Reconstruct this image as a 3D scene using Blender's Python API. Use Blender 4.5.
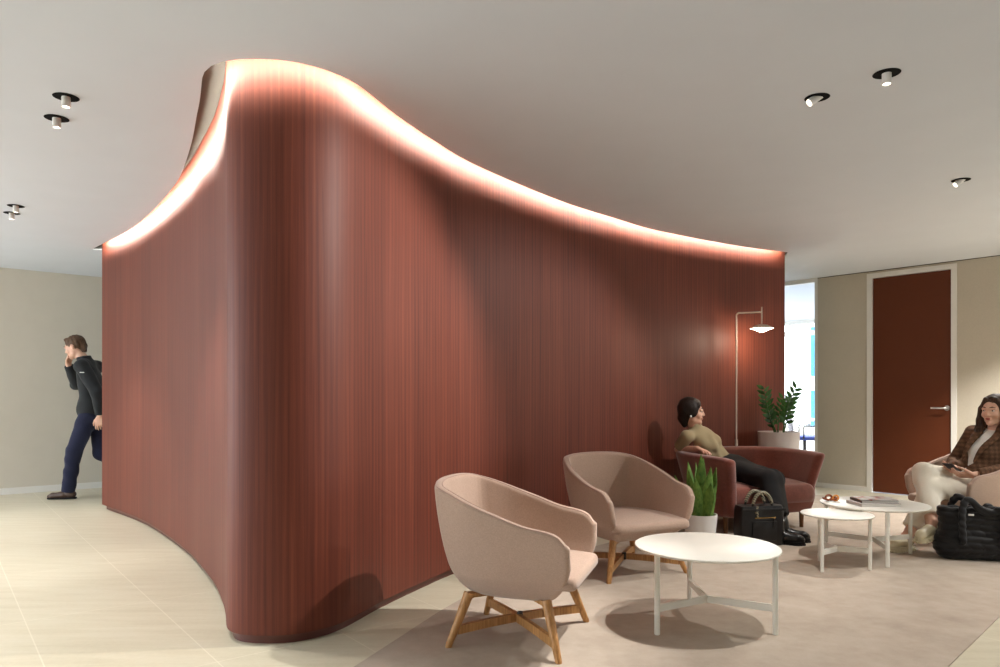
import bpy, bmesh, math, random
import numpy as np
from mathutils import Vector, Matrix
from mathutils.geometry import tessellate_polygon

random.seed(7)
rng = np.random.default_rng(11)
for o in list(bpy.data.objects):
    bpy.data.objects.remove(o, do_unlink=True)
SC = bpy.context.scene
COL = SC.collection
PI = math.pi

# ------------------------------------------------------------------ camera, world, exposure
EYE = 1.135                      # camera height
H = 2.635                        # ceiling height
cam_d = bpy.data.cameras.new('camera')
cam_d.sensor_width = 36.0
cam_d.lens = 26.1
cam_d.shift_y = 0.0635
cam_d.clip_start = 0.05
cam_d.clip_end = 500
cam = bpy.data.objects.new('camera', cam_d)
cam.location = (0, 0, EYE)
cam.rotation_euler = (PI / 2, 0, 0)
COL.objects.link(cam)
SC.camera = cam

world = bpy.data.worlds.new('daylight')
SC.world = world
world.use_nodes = True
bgn = world.node_tree.nodes['Background']
bgn.inputs[0].default_value = (0.88, 0.945, 1.0, 1)
bgn.inputs[1].default_value = 5.2

vs = SC.view_settings
vs.view_transform = 'Standard'
vs.look = 'None'
vs.gamma = 1.0
vs.use_curve_mapping = False
vs.exposure = 0.14
try:
    SC.cycles.use_denoising = True
    SC.cycles.max_bounces = 8
    SC.cycles.diffuse_bounces = 5
    SC.cycles.glossy_bounces = 4
    SC.cycles.sample_clamp_indirect = 6.0
except Exception:
    pass

SPOT_W = 140.0                   # each ceiling spot
LED_STRENGTH = 160.0              # cove strip
WARM = (1.0, 0.965, 0.92)

# room axes: the back walls stand at about 41 degrees to the picture
UL = Vector((0.755, 0.656, 0)).normalized()      # along the wall on the left
VR = Vector((0.657, -0.754, 0)).normalized()     # along the wall on the right


# ------------------------------------------------------------------ materials
def lin(r, g, b):
    def f(c):
        c /= 255.0
        return c / 12.92 if c <= 0.04045 else ((c + 0.055) / 1.055) ** 2.4
    return (f(r), f(g), f(b), 1.0)


class N:
    def __init__(self, name):
        self.m = bpy.data.materials.new(name)
        self.m.use_nodes = True
        self.t = self.m.node_tree
        self.b = self.t.nodes['Principled BSDF']

    def n(self, kind, **kw):
        x = self.t.nodes.new(kind)
        for k, v in kw.items():
            setattr(x, k, v)
        return x

    def l(self, a, b):
        self.t.links.new(a, b)

    def coord(self, which='Object', scale=(1, 1, 1), rot=(0, 0, 0)):
        tc = self.n('ShaderNodeTexCoord')
        mp = self.n('ShaderNodeMapping')
        mp.inputs['Scale'].default_value = scale
        mp.inputs['Rotation'].default_value = rot
        self.l(tc.outputs[which], mp.inputs[0])
        return mp.outputs[0]

    def noise(self, vec, scale, detail=3, rough=0.5):
        x = self.n('ShaderNodeTexNoise')
        x.inputs['Scale'].default_value = scale
        x.inputs['Detail'].default_value = detail
        x.inputs['Roughness'].default_value = rough
        self.l(vec, x.inputs['Vector'])
        return x.outputs['Fac']

    def ramp(self, fac, stops):
        x = self.n('ShaderNodeValToRGB')
        cr = x.color_ramp
        while len(cr.elements) > 2:
            cr.elements.remove(cr.elements[-1])
        cr.elements[0].position, cr.elements[0].color = stops[0]
        cr.elements[1].position, cr.elements[1].color = stops[1]
        for p, c in stops[2:]:
            e = cr.elements.new(p)
            e.color = c
        self.l(fac, x.inputs[0])
        return x.outputs[0]

    def math(self, op, a, b=None):
        x = self.n('ShaderNodeMath', operation=op)
        for i, v in enumerate((a, b)):
            if v is None:
                continue
            if isinstance(v, (int, float)):
                x.inputs[i].default_value = v
            else:
                self.l(v, x.inputs[i])
        return x.outputs[0]

    def mixc(self, fac, a, b, mode='MIX'):
        x = self.n('ShaderNodeMix', data_type='RGBA', blend_type=mode)
        for idx, v in ((0, fac), (6, a), (7, b)):
            if isinstance(v, (int, float, tuple)):
                x.inputs[idx].default_value = v
            else:
                self.l(v, x.inputs[idx])
        return x.outputs[2]

    def bump(self, h, strength=0.2, dist=0.002):
        x = self.n('ShaderNodeBump')
        x.inputs['Strength'].default_value = strength
        x.inputs['Distance'].default_value = dist
        self.l(h, x.inputs['Height'])
        self.l(x.outputs[0], self.b.inputs['Normal'])

    def base(self, c):
        if isinstance(c, tuple):
            self.b.inputs['Base Color'].default_value = c
        else:
            self.l(c, self.b.inputs['Base Color'])

    def set(self, rough=0.5, metal=0.0, spec=0.5, **kw):
        self.b.inputs['Roughness'].default_value = rough
        self.b.inputs['Metallic'].default_value = metal
        self.b.inputs['Specular IOR Level'].default_value = spec
        for k, v in kw.items():
            self.b.inputs[k].default_value = v


def shade(c, f):
    return (c[0] * f, c[1] * f, c[2] * f, 1)


def plain(name, col, rough=0.5, metal=0.0, spec=0.5, vary=0.06, scale=6.0, bump=0.0, **kw):
    m = N(name)
    f = m.noise(m.coord(), scale, 4)
    m.base(m.ramp(f, [(0.3, shade(col, 1 - vary)), (0.7, shade(col, 1 + vary))]))
    m.set(rough, metal, spec, **kw)
    if bump:
        m.bump(m.noise(m.coord(), scale * 12, 4), bump)
    return m.m


def fabric(name, col, weave=420.0, vary=0.16, rough=0.9, sheen=0.3, bump=0.25, blotch=0.05):
    m = N(name)
    a = m.noise(m.coord(scale=(1, 1, 0.25)), weave, 2)
    b = m.noise(m.coord(scale=(0.25, 0.25, 1)), weave, 2)
    s = m.math('MULTIPLY', m.math('ADD', a, b), 0.5)
    c1 = m.ramp(s, [(0.36, shade(col, 1 - vary)), (0.64, shade(col, 1 + vary))])
    g = m.ramp(m.noise(m.coord(), 5, 3), [(0.3, (1 - blotch,) * 3 + (1,)), (0.7, (1 + blotch,) * 3 + (1,))])
    m.base(m.mixc(1.0, c1, g, 'MULTIPLY'))
    m.set(rough, 0, 0.25)
    m.b.inputs['Sheen Weight'].default_value = sheen
    m.b.inputs['Sheen Roughness'].default_value = 0.5
    m.bump(s, bump, 0.0015)
    return m.m


def emit(name, col, strength):
    m = N(name)
    m.set(0.5)
    m.b.inputs['Base Color'].default_value = (0.8, 0.8, 0.8, 1)
    m.b.inputs['Emission Color'].default_value = col
    m.b.inputs['Emission Strength'].default_value = strength
    return m.m


def mat_wood_wall():
    m = N('red timber veneer')
    tc = m.n('ShaderNodeTexCoord')
    sep = m.n('ShaderNodeSeparateXYZ')
    m.l(tc.outputs['UV'], sep.inputs[0])
    u, v = sep.outputs[0], sep.outputs[1]
    # veneer leaves of about 0.31 m, each with its own tint and its own figure
    leaf = m.math('FLOOR', m.math('DIVIDE', u, 0.31))
    wn = m.n('ShaderNodeTexWhiteNoise', noise_dimensions='1D')
    m.l(leaf, wn.inputs['W'])
    tint = wn.outputs['Value']
    cmb = m.n('ShaderNodeCombineXYZ')
    m.l(u, cmb.inputs[0])
    m.l(v, cmb.inputs[1])
    m.l(m.math('MULTIPLY', tint, 37.0), cmb.inputs[2])
    def mapped(sx, sy):
        mp = m.n('ShaderNodeMapping')
        mp.inputs['Scale'].default_value = (sx, sy, 1)
        m.l(cmb.outputs[0], mp.inputs[0])
        return mp.outputs[0]
    fine = m.noise(mapped(170, 1.6), 1.0, 5, 0.65)
    mid = m.noise(mapped(34, 0.55), 1.0, 4, 0.6)
    wob = m.noise(mapped(6, 1.1), 1.0, 2, 0.5)
    cathedral = m.n('ShaderNodeTexWave', wave_type='BANDS', bands_direction='X')
    cathedral.inputs['Scale'].default_value = 9.0
    cathedral.inputs['Distortion'].default_value = 5.5
    cathedral.inputs['Detail'].default_value = 5.0
    cathedral.inputs['Detail Scale'].default_value = 0.7
    m.l(mapped(1.0, 0.09), cathedral.inputs['Vector'])
    f = m.math('ADD', m.math('MULTIPLY', fine, 0.42), m.math('MULTIPLY', mid, 0.40))
    f = m.math('ADD', f, m.math('MULTIPLY', cathedral.outputs['Fac'], 0.10))
    f = m.math('ADD', f, m.math('MULTIPLY', wob, 0.08))
    f = m.math('ADD', f, m.math('MULTIPLY', m.math('SUBTRACT', tint, 0.5), 0.07))
    col = m.ramp(f, [(0.28, lin(74, 34, 25)), (0.44, lin(97, 47, 34)), (0.56, lin(107, 53, 38)), (0.74, lin(128, 68, 49))])
    # dark streaks of heart wood
    streak = m.noise(mapped(11, 0.12), 1.0, 3, 0.7)
    sk = m.ramp(streak, [(0.62, (0, 0, 0, 1)), (0.74, (1, 1, 1, 1))])
    col = m.mixc(m.math('MULTIPLY', sk, 0.35), col, lin(78, 32, 25))
    crack = m.noise(mapped(75, 0.9), 1.0, 2, 0.5)
    ck = m.ramp(crack, [(0.69, (0, 0, 0, 1)), (0.76, (1, 1, 1, 1))])
    col = m.mixc(m.math('MULTIPLY', ck, 0.55), col, lin(58, 24, 17))
    fr = m.math('FRACT', m.math('DIVIDE', u, 0.31))
    seam = m.math('LESS_THAN', fr, 0.008)
    col = m.mixc(m.math('MULTIPLY', seam, 0.35), col, lin(60, 26, 20))
    m.base(col)
    m.set(0.55, 0, 0.28)
    m.bump(fine, 0.06, 0.0008)
    return m.m


def mat_tiles():
    m = N('cream limestone tile')
    # joints run parallel to the back walls
    ang = math.radians(38.2)
    vec = m.coord('Object', (1, 1, 1), (0, 0, -ang))
    br = m.n('ShaderNodeTexBrick')
    br.offset = 0.5
    br.inputs['Scale'].default_value = 1.0
    br.inputs['Brick Width'].default_value = 0.59
    br.inputs['Row Height'].default_value = 1.18
    br.inputs['Mortar Size'].default_value = 0.003
    br.inputs['Mortar Smooth'].default_value = 0.1
    br.inputs['Color1'].default_value = (0.52, 0.52, 0.52, 1)
    br.inputs['Color2'].default_value = (0.46, 0.46, 0.46, 1)
    br.inputs['Mortar'].default_value = (1, 1, 1, 1)
    br.offset = 0.0
    mp = m.n('ShaderNodeMapping')
    mp.inputs['Location'].default_value = (0.21, 0.35, 0)
    m.l(vec, mp.inputs[0])
    m.l(mp.outputs[0], br.inputs['Vector'])
    vein = m.noise(m.coord('Object', (1.2, 9, 1)), 1.6, 6, 0.6)
    speck = m.noise(m.coord(), 45, 3, 0.6)
    f = m.math('ADD', m.math('MULTIPLY', vein, 0.75), m.math('MULTIPLY', speck, 0.25))
    col = m.ramp(f, [(0.30, lin(196, 187, 163)), (0.5, lin(206, 198, 175)), (0.72, lin(214, 207, 187))])
    t = m.ramp(br.outputs['Color'], [(0.45, (0.97, 0.97, 0.97, 1)), (0.55, (1.0, 1.0, 1.0, 1))])
    col = m.mixc(1.0, col, t, 'MULTIPLY')
    col = m.mixc(m.math('MULTIPLY', br.outputs['Fac'], 0.38), col, lin(236, 230, 212))
    m.base(col)
    m.set(0.38, 0, 0.35)
    return m.m


def mat_carpet():
    m = N('taupe carpet')
    fib = m.noise(m.coord(), 380, 3, 0.7)
    bl = m.noise(m.coord(), 3.2, 5, 0.6)
    bl2 = m.noise(m.coord(), 11, 3, 0.55)
    f = m.math('ADD', m.math('MULTIPLY', fib, 0.3), m.math('MULTIPLY', bl, 0.45))
    f = m.math('ADD', f, m.math('MULTIPLY', bl2, 0.25))
    m.base(m.ramp(f, [(0.33, lin(164, 150, 135)), (0.5, lin(180, 166, 151)), (0.68, lin(192, 180, 166))]))
    m.set(0.95, 0, 0.1)
    m.bump(fib, 0.4, 0.003)
    return m.m


def mat_oak(name='pale oak', a=(150, 104, 58), b=(196, 147, 92), axis=(30, 30, 2)):
    m = N(name)
    f = m.noise(m.coord('Object', axis), 3.0, 5, 0.6)
    m.base(m.ramp(f, [(0.3, lin(*a)), (0.7, lin(*b))]))
    m.set(0.42, 0, 0.4)
    return m.m


def mat_glass():
    m = N('clear glass')
    t = m.t
    for nd in list(t.nodes):
        t.nodes.remove(nd)
    out = t.nodes.new('ShaderNodeOutputMaterial')
    tr = t.nodes.new('ShaderNodeBsdfTransparent')
    tr.inputs[0].default_value = (0.97, 0.985, 0.98, 1)
    gl = t.nodes.new('ShaderNodeBsdfGlossy')
    gl.inputs['Roughness'].default_value = 0.02
    fr = t.nodes.new('ShaderNodeFresnel')
    fr.inputs[0].default_value = 1.45
    mx = t.nodes.new('ShaderNodeMixShader')
    t.links.new(fr.outputs[0], mx.inputs[0])
    t.links.new(tr.outputs[0], mx.inputs[1])
    t.links.new(gl.outputs[0], mx.inputs[2])
    t.links.new(mx.outputs[0], out.inputs[0])
    return m.m


def mat_tweed():
    m = N('brown checked tweed')
    tc = m.n('ShaderNodeTexCoord')
    w1 = m.n('ShaderNodeTexWave', wave_type='BANDS', bands_direction='Z')
    w1.inputs['Scale'].default_value = 9
    w2 = m.n('ShaderNodeTexWave', wave_type='BANDS', bands_direction='X')
    w2.inputs['Scale'].default_value = 9
    m.l(tc.outputs['Object'], w1.inputs[0])
    m.l(tc.outputs['Object'], w2.inputs[0])
    fl = m.noise(m.coord(), 300, 3, 0.7)
    s = m.math('MULTIPLY', m.math('ADD', w1.outputs['Fac'], w2.outputs['Fac']), 0.10)
    s = m.math('ADD', s, m.math('MULTIPLY', fl, 0.80))
    m.base(m.ramp(s, [(0.34, lin(66, 47, 35)), (0.52, lin(98, 72, 54)), (0.70, lin(134, 101, 78))]))
    m.set(0.9, 0, 0.15)
    m.bump(fl, 0.3, 0.002)
    return m.m


def mat_leaf(name, dark, light, sc=(14, 14, 2.0)):
    m = N(name)
    f = m.noise(m.coord('Object', sc), 3.0, 4, 0.6)
    m.base(m.ramp(f, [(0.32, lin(*dark)), (0.68, lin(*light))]))
    m.set(0.48, 0, 0.28)
    return m.m


def mat_hair(name, a, b):
    m = N(name)
    f = m.noise(m.coord('Object', (130, 130, 9)), 1.0, 4, 0.65)
    m.base(m.ramp(f, [(0.35, lin(*a)), (0.68, lin(*b))]))
    m.set(0.5, 0, 0.25)
    m.bump(f, 0.7, 0.004)
    return m.m


M = {
    'wood': mat_wood_wall(),
    'tile': mat_tiles(),
    'carpet': mat_carpet(),
    'ceiling': plain('ceiling paint', lin(214, 218, 225), 0.9, spec=0.1, vary=0.012, scale=3),
    'slot': plain('slot paint', lin(92, 92, 86), 0.85, spec=0.15, vary=0.02),
    'wall_fabric': fabric('beige wall panel cloth', lin(188, 180, 164), 260, 0.05, 0.9, 0.0, 0.08, 0.02),
    'wall_paint': plain('warm grey paint', lin(203, 196, 182), 0.85, spec=0.15, vary=0.015),
    'white': plain('white satin paint', lin(222, 220, 214), 0.45, vary=0.015),
    'table': plain('white table lacquer', lin(232, 229, 219), 0.38, vary=0.012),
    'door': plain('brown door laminate', lin(92, 46, 24), 0.5, spec=0.22, vary=0.04, scale=4),
    'plinth': plain('dark plinth', lin(88, 42, 33), 0.35, vary=0.1),
    'chair': fabric('blush woven wool', lin(175, 149, 132), 420, 0.11, 0.92, 0.25, 0.25, 0.03),
    'seam': fabric('blush piping', lin(168, 140, 127), 330, 0.1, 0.92, 0.2, 0.2, 0.02),
    'velvet': fabric('russet velvet', lin(132, 74, 62), 120, 0.12, 0.8, 0.55, 0.12, 0.12),
    'oak': mat_oak(),
    'oakdark': mat_oak('brown oak', (92, 60, 34), (132, 90, 52)),
    'steel': plain('brushed steel', lin(200, 200, 198), 0.3, 1.0, vary=0.03),
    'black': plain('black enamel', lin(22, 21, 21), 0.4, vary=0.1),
    'blackmatte': plain('black baffle', lin(14, 14, 14), 0.8, spec=0.1, vary=0.1),
    'spotwhite': plain('white spot housing', lin(226, 222, 216), 0.4, vary=0.01),
    'lampwhite': plain('cream lamp enamel', lin(226, 216, 202), 0.4, vary=0.01),
    'lens': emit('lit spot lens', (1.0, 0.88, 0.74, 1), 9.0),
    'diffuser': emit('lit opal diffuser', (1.0, 0.82, 0.64, 1), 9.0),
    'led': emit('warm led tape', (1.0, 0.92, 0.82, 1), LED_STRENGTH),
    'glass': mat_glass(),
    'pot': plain('white glazed pot', lin(232, 230, 228), 0.35, vary=0.012),
    'planter': plain('pale grey planter', lin(214, 206, 202), 0.6, vary=0.02),
    'soil': plain('potting soil', lin(52, 38, 28), 0.95, spec=0.1, vary=0.3, scale=40, bump=0.6),
    'snake': mat_leaf('sansevieria leaf', (54, 98, 38), (128, 164, 76), (9, 9, 5)),
    'zz': mat_leaf('dark glossy leaf', (22, 52, 20), (56, 102, 38)),
    'zzstem': mat_leaf('green stem', (44, 74, 34), (72, 104, 52)),
    'skin_a': plain('light skin', lin(210, 164, 140), 0.5, vary=0.03, scale=14, **{'Subsurface Weight': 0.05}),
    'skin_b': plain('fair skin', lin(216, 170, 146), 0.5, vary=0.03, scale=14, **{'Subsurface Weight': 0.05}),
    'lip': plain('lips', lin(170, 92, 84), 0.45, vary=0.03),
    'eyewhite': plain('eye white', lin(220, 214, 208), 0.25, vary=0.01),
    'iris': plain('dark iris', lin(34, 24, 18), 0.2, vary=0.05),
    'hair_dark': mat_hair('hair dark', (24, 17, 14), (46, 33, 27)),
    'hair_brown': mat_hair('hair brown', (40, 27, 20), (86, 62, 47)),
    'hair_mid': mat_hair('hair mid', (62, 45, 33), (108, 82, 62)),
    'tee': fabric('olive beige jersey', lin(156, 140, 108), 500, 0.06, 0.9, 0.1, 0.1, 0.06),
    'skirt': fabric('black crepe', lin(20, 19, 20), 400, 0.1, 0.85, 0.05, 0.1, 0.05),
    'boot': plain('black polished leather', lin(20, 19, 19), 0.28, vary=0.1),
    'rubber': plain('black rubber', lin(16, 16, 16), 0.7, spec=0.2, vary=0.1),
    'tweed': mat_tweed(),
    'cream': fabric('cream cotton twill', lin(234, 225, 208), 500, 0.04, 0.9, 0.1, 0.1, 0.03),
    'whitetop': fabric('white knit', lin(236, 233, 226), 450, 0.05, 0.9, 0.1, 0.15, 0.03),
    'loafer': plain('cream leather', lin(216, 206, 176), 0.4, vary=0.03),
    'jacket': fabric('black softshell', lin(34, 36, 38), 400, 0.08, 0.75, 0.1, 0.1, 0.05),
    'jeans': fabric('navy denim', lin(32, 35, 58), 420, 0.12, 0.9, 0.1, 0.15, 0.08),
    'brownshoe': plain('brown leather shoe', lin(74, 54, 44), 0.4, vary=0.1),
    'bagleather': plain('black pebbled leather', lin(24, 23, 25), 0.38, vary=0.15, scale=30, bump=0.25),
    'gold': plain('brass', lin(206, 172, 112), 0.25, 1.0, vary=0.03),
    'puffer': fabric('black quilted nylon', lin(25, 24, 26), 200, 0.1, 0.5, 0.1, 0.15, 0.1),
    'taglabel': plain('white tag', lin(226, 226, 224), 0.6, vary=0.01),
    'phone': plain('dark phone glass', lin(20, 20, 24), 0.12, vary=0.05),
    'phonecase': plain('dark phone case', lin(40, 38, 42), 0.5, vary=0.05),
    'paper': plain('paper', lin(226, 222, 214), 0.7, vary=0.02),
    'bookdark': plain('dark brown cover', lin(84, 66, 56), 0.4, vary=0.05),
    'bookpale': plain('pale lilac cover', lin(206, 196, 192), 0.45, vary=0.03),
    'amber': mat_oak('red brown wood', (120, 58, 28), (176, 96, 46), (20, 20, 20)),
    'amberlight': mat_oak('orange wood', (204, 126, 44), (232, 160, 70), (20, 20, 20)),
    'blind': plain('white roller blind', lin(236, 238, 240), 0.8, vary=0.01, **{'Transmission Weight': 0.0}),
    'officecarpet': plain('grey blue office carpet', lin(150, 154, 164), 0.95, spec=0.1, vary=0.06, scale=20),
    'mesh_grey': fabric('purple grey mesh', lin(96, 86, 96), 300, 0.15, 0.9, 0.1, 0.2, 0.05),
    'blueseat': fabric('blue seat cloth', lin(62, 74, 132), 300, 0.12, 0.9, 0.1, 0.2, 0.05),
    'bluegrey': plain('pale facade', lin(225, 232, 238), 0.6, vary=0.03),
    'towerglass': plain('blue tower glass', lin(70, 150, 205), 0.3, vary=0.06),
}


def mat_cover():
    m = N('printed magazine cover')
    f = m.noise(m.coord(), 14, 2, 0.4)
    m.base(m.ramp(f, [(0.4, lin(232, 230, 226)), (0.55, lin(214, 206, 200)), (0.6, lin(206, 110, 84)), (0.66, lin(84, 104, 150))]))
    m.set(0.3, 0, 0.5)
    return m.m


def mat_scarf():
    m = N('patterned silk scarf')
    w = m.n('ShaderNodeTexWave', wave_type='BANDS', bands_direction='DIAGONAL')
    w.inputs['Scale'].default_value = 26
    tc = m.n('ShaderNodeTexCoord')
    m.l(tc.outputs['Object'], w.inputs[0])
    m.base(m.ramp(w.outputs['Fac'], [(0.3, lin(70, 66, 58)), (0.5, lin(196, 188, 166)), (0.8, lin(150, 140, 112))]))
    m.set(0.6)
    return m.m


M['cover'] = mat_cover()
M['scarf'] = mat_scarf()


# ------------------------------------------------------------------ mesh helpers
def V(*a):
    return Vector(a) if len(a) == 3 else Vector(a[0])


class G:
    """collects shapes, then links them as one mesh object"""
    def __init__(self):
        self.v, self.f, self.mi, self.uv = [], [], [], {}

    def add(self, verts, faces, mi=0):
        o = len(self.v)
        self.v += [tuple(p) for p in verts]
        self.f += [tuple(i + o for i in f) for f in faces]
        self.mi += [mi] * len(faces)
        return self

    def bm(self, bm, mi=0):
        bm.verts.index_update()
        self.add([v.co[:] for v in bm.verts], [[v.index for v in f.verts] for f in bm.faces], mi)
        bm.free()
        return self

    def box(self, c, size, rot=None, bevel=0.0, seg=2, mi=0):
        bm = bmesh.new()
        bmesh.ops.create_cube(bm, size=1.0)
        for v in bm.verts:
            v.co = Vector((v.co.x * size[0], v.co.y * size[1], v.co.z * size[2]))
        if bevel:
            bmesh.ops.bevel(bm, geom=bm.edges[:], offset=bevel, segments=seg, affect='EDGES', profile=0.5)
        R = rot if isinstance(rot, Matrix) else (Matrix.Rotation(rot, 3, 'Z') if rot else Matrix.Identity(3))
        for v in bm.verts:
            v.co = R @ v.co + Vector(c)
        return self.bm(bm, mi)

    def rings(self, rings, close_u=True, cap0=True, cap1=True, mi=0):
        """rings: list of equally long point lists"""
        n = len(rings[0])
        vs_ = [p for r in rings for p in r]
        fs = []
        for i in range(len(rings) - 1):
            for j in range(n if close_u else n - 1):
                k = (j + 1) % n
                fs.append((i * n + j, i * n + k, (i + 1) * n + k, (i + 1) * n + j))
        if cap0:
            fs.append(tuple(range(n - 1, -1, -1)))
        if cap1:
            fs.append(tuple((len(rings) - 1) * n + j for j in range(n)))
        return self.add(vs_, fs, mi)

    def tube(self, pts, rad, n=12, cap=True, flat=1.0, mi=0):
        """round bar along pts; rad number or list; flat squeezes the second axis"""
        pts = [Vector(p) for p in pts]
        rad = rad if isinstance(rad, (list, tuple)) else [rad] * len(pts)
        t0 = (pts[1] - pts[0]).normalized()
        ref = Vector((0, 0, 1)) if abs(t0.z) < 0.9 else Vector((1, 0, 0))
        side = t0.cross(ref).normalized()
        rings = []
        for i, p in enumerate(pts):
            a = pts[max(i - 1, 0)]
            b = pts[min(i + 1, len(pts) - 1)]
            t = (b - a).normalized()
            side = (side - t * side.dot(t)).normalized()
            up = side.cross(t)
            rings.append([p + side * (math.cos(2 * PI * k / n) * rad[i]) + up * (math.sin(2 * PI * k / n) * rad[i] * flat) for k in range(n)])
        return self.rings(rings, True, cap, cap, mi)

    def lathe(self, prof, c=(0, 0, 0), n=40, mi=0, axis=None):
        """prof: (r, z) pairs; axis: 3x3 matrix turning z onto another direction"""
        c = Vector(c)
        rings = []
        for r, z in prof:
            ring = []
            for k in range(n):
                p = Vector((r * math.cos(2 * PI * k / n), r * math.sin(2 * PI * k / n), z))
                ring.append(c + (axis @ p if axis else p))
            rings.append(ring)
        return self.rings(rings, True, prof[0][0] > 1e-6, prof[-1][0] > 1e-6, mi)

    def prism(self, poly, z0, z1, mi=0):
        n = len(poly)
        lo = [(p[0], p[1], z0) for p in poly]
        hi = [(p[0], p[1], z1) for p in poly]
        tri = tessellate_polygon([[Vector((p[0], p[1], 0)) for p in poly]])
        area = sum(poly[i][0] * poly[(i + 1) % n][1] - poly[(i + 1) % n][0] * poly[i][1] for i in range(n))
        fs = []
        for i in range(n):
            j = (i + 1) % n
            fs.append((i, j, n + j, n + i) if area > 0 else (j, i, n + i, n + j))
        for t in tri:
            a, b, c = [poly[k] for k in t]
            s = (b[0] - a[0]) * (c[1] - a[1]) - (b[1] - a[1]) * (c[0] - a[0])
            up = t if s > 0 else t[::-1]
            fs.append(tuple(n + k for k in up))
            fs.append(tuple(reversed(up)))
        return self.add(lo + hi, fs, mi)


def wloc(p):
    l = Vector((0, 0, 0))
    while p is not None:
        l += p.location
        p = p.parent
    return l


def link_mesh(name, verts, faces, mats, parent=None, smooth=True, mi=None, world=False, loc=(0, 0, 0), auto=None):
    me = bpy.data.meshes.new(name)
    off = Vector(loc)
    if world and parent is not None:
        off = wloc(parent)
    if len(verts) and (off.length > 0):
        verts = [(v[0] - off.x, v[1] - off.y, v[2] - off.z) for v in verts]
    me.from_pydata(verts, [], faces)
    mats = mats if isinstance(mats, (list, tuple)) else [mats]
    for m in mats:
        me.materials.append(m)
    if mi is not None and len(mats) > 1:
        me.polygons.foreach_set('material_index', mi)
    if smooth:
        me.polygons.foreach_set('use_smooth', [True] * len(me.polygons))
        if auto is not None:
            me.set_sharp_from_angle(angle=math.radians(auto))
    me.update()
    o = bpy.data.objects.new(name, me)
    COL.objects.link(o)
    if parent is not None:
        o.parent = parent
    elif Vector(loc).length > 0:
        o.location = loc
    return o


def obj(name, g, mats, parent=None, smooth=True, world=False, loc=(0, 0, 0), auto=35):
    return link_mesh(name, g.v, g.f, mats, parent, smooth, g.mi, world, loc, auto)


def thing(name, label, cat, loc=(0, 0, 0), rz=0.0, group=None):
    o = bpy.data.objects.new(name, None)
    o.empty_display_size = 0.1
    COL.objects.link(o)
    o.location = loc
    o.rotation_euler = (0, 0, rz)
    return tag(o, label, cat, group)


def tag(o, label, cat, group=None):
    o['label'] = label
    o['category'] = cat
    if group:
        o['group'] = group
    return o


def struct(o, label=None):
    o['kind'] = 'structure'
    if label:
        o['label'] = label
    return o


def copy_tree(o, parent=None):
    c = o.copy()
    COL.objects.link(c)
    if parent is not None:
        c.parent = parent
    for ch in list(o.children):
        copy_tree(ch, c)
    return c


def catmull(P, n, closed=False):
    P = np.array(P, float)
    m = len(P)
    out = []
    segs = m if closed else m - 1
    for i in range(segs):
        if closed:
            p0, p1, p2, p3 = P[(i - 1) % m], P[i], P[(i + 1) % m], P[(i + 2) % m]
        else:
            p1, p2 = P[i], P[i + 1]
            p0 = P[i - 1] if i > 0 else 2 * p1 - p2
            p3 = P[i + 2] if i + 2 < m else 2 * p2 - p1
        for t in np.linspace(0, 1, n, endpoint=False):
            out.append(0.5 * (2 * p1 + (p2 - p0) * t + (2 * p0 - 5 * p1 + 4 * p2 - p3) * t * t + (3 * p1 - p0 - 3 * p2 + p3) * t ** 3))
    if not closed:
        out.append(P[-1])
    return np.array(out)


def resample(P, n, closed=False):
    Q = np.vstack([P, P[:1]]) if closed else P
    d = np.r_[0, np.cumsum(np.linalg.norm(np.diff(Q, axis=0), axis=1))]
    t = np.linspace(0, d[-1], n, endpoint=not closed)
    return np.stack([np.interp(t, d, Q[:, k]) for k in range(Q.shape[1])], 1)


def offset_line(P, d):
    """push an open plan line to its right-hand side by d (one number, or one for each point)"""
    d = np.broadcast_to(np.asarray(d, float), (len(P),))[:, None]
    T = np.gradient(P, axis=0)
    T /= np.linalg.norm(T, axis=1)[:, None]
    return P + np.stack([T[:, 1], -T[:, 0]], 1) * d


# ------------------------------------------------------------------ smooth solid modeller (distance fields meshed with surface nets)
def _v(p):
    return np.array(p[:], np.float32) if not isinstance(p, np.ndarray) else p.astype(np.float32)


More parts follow.
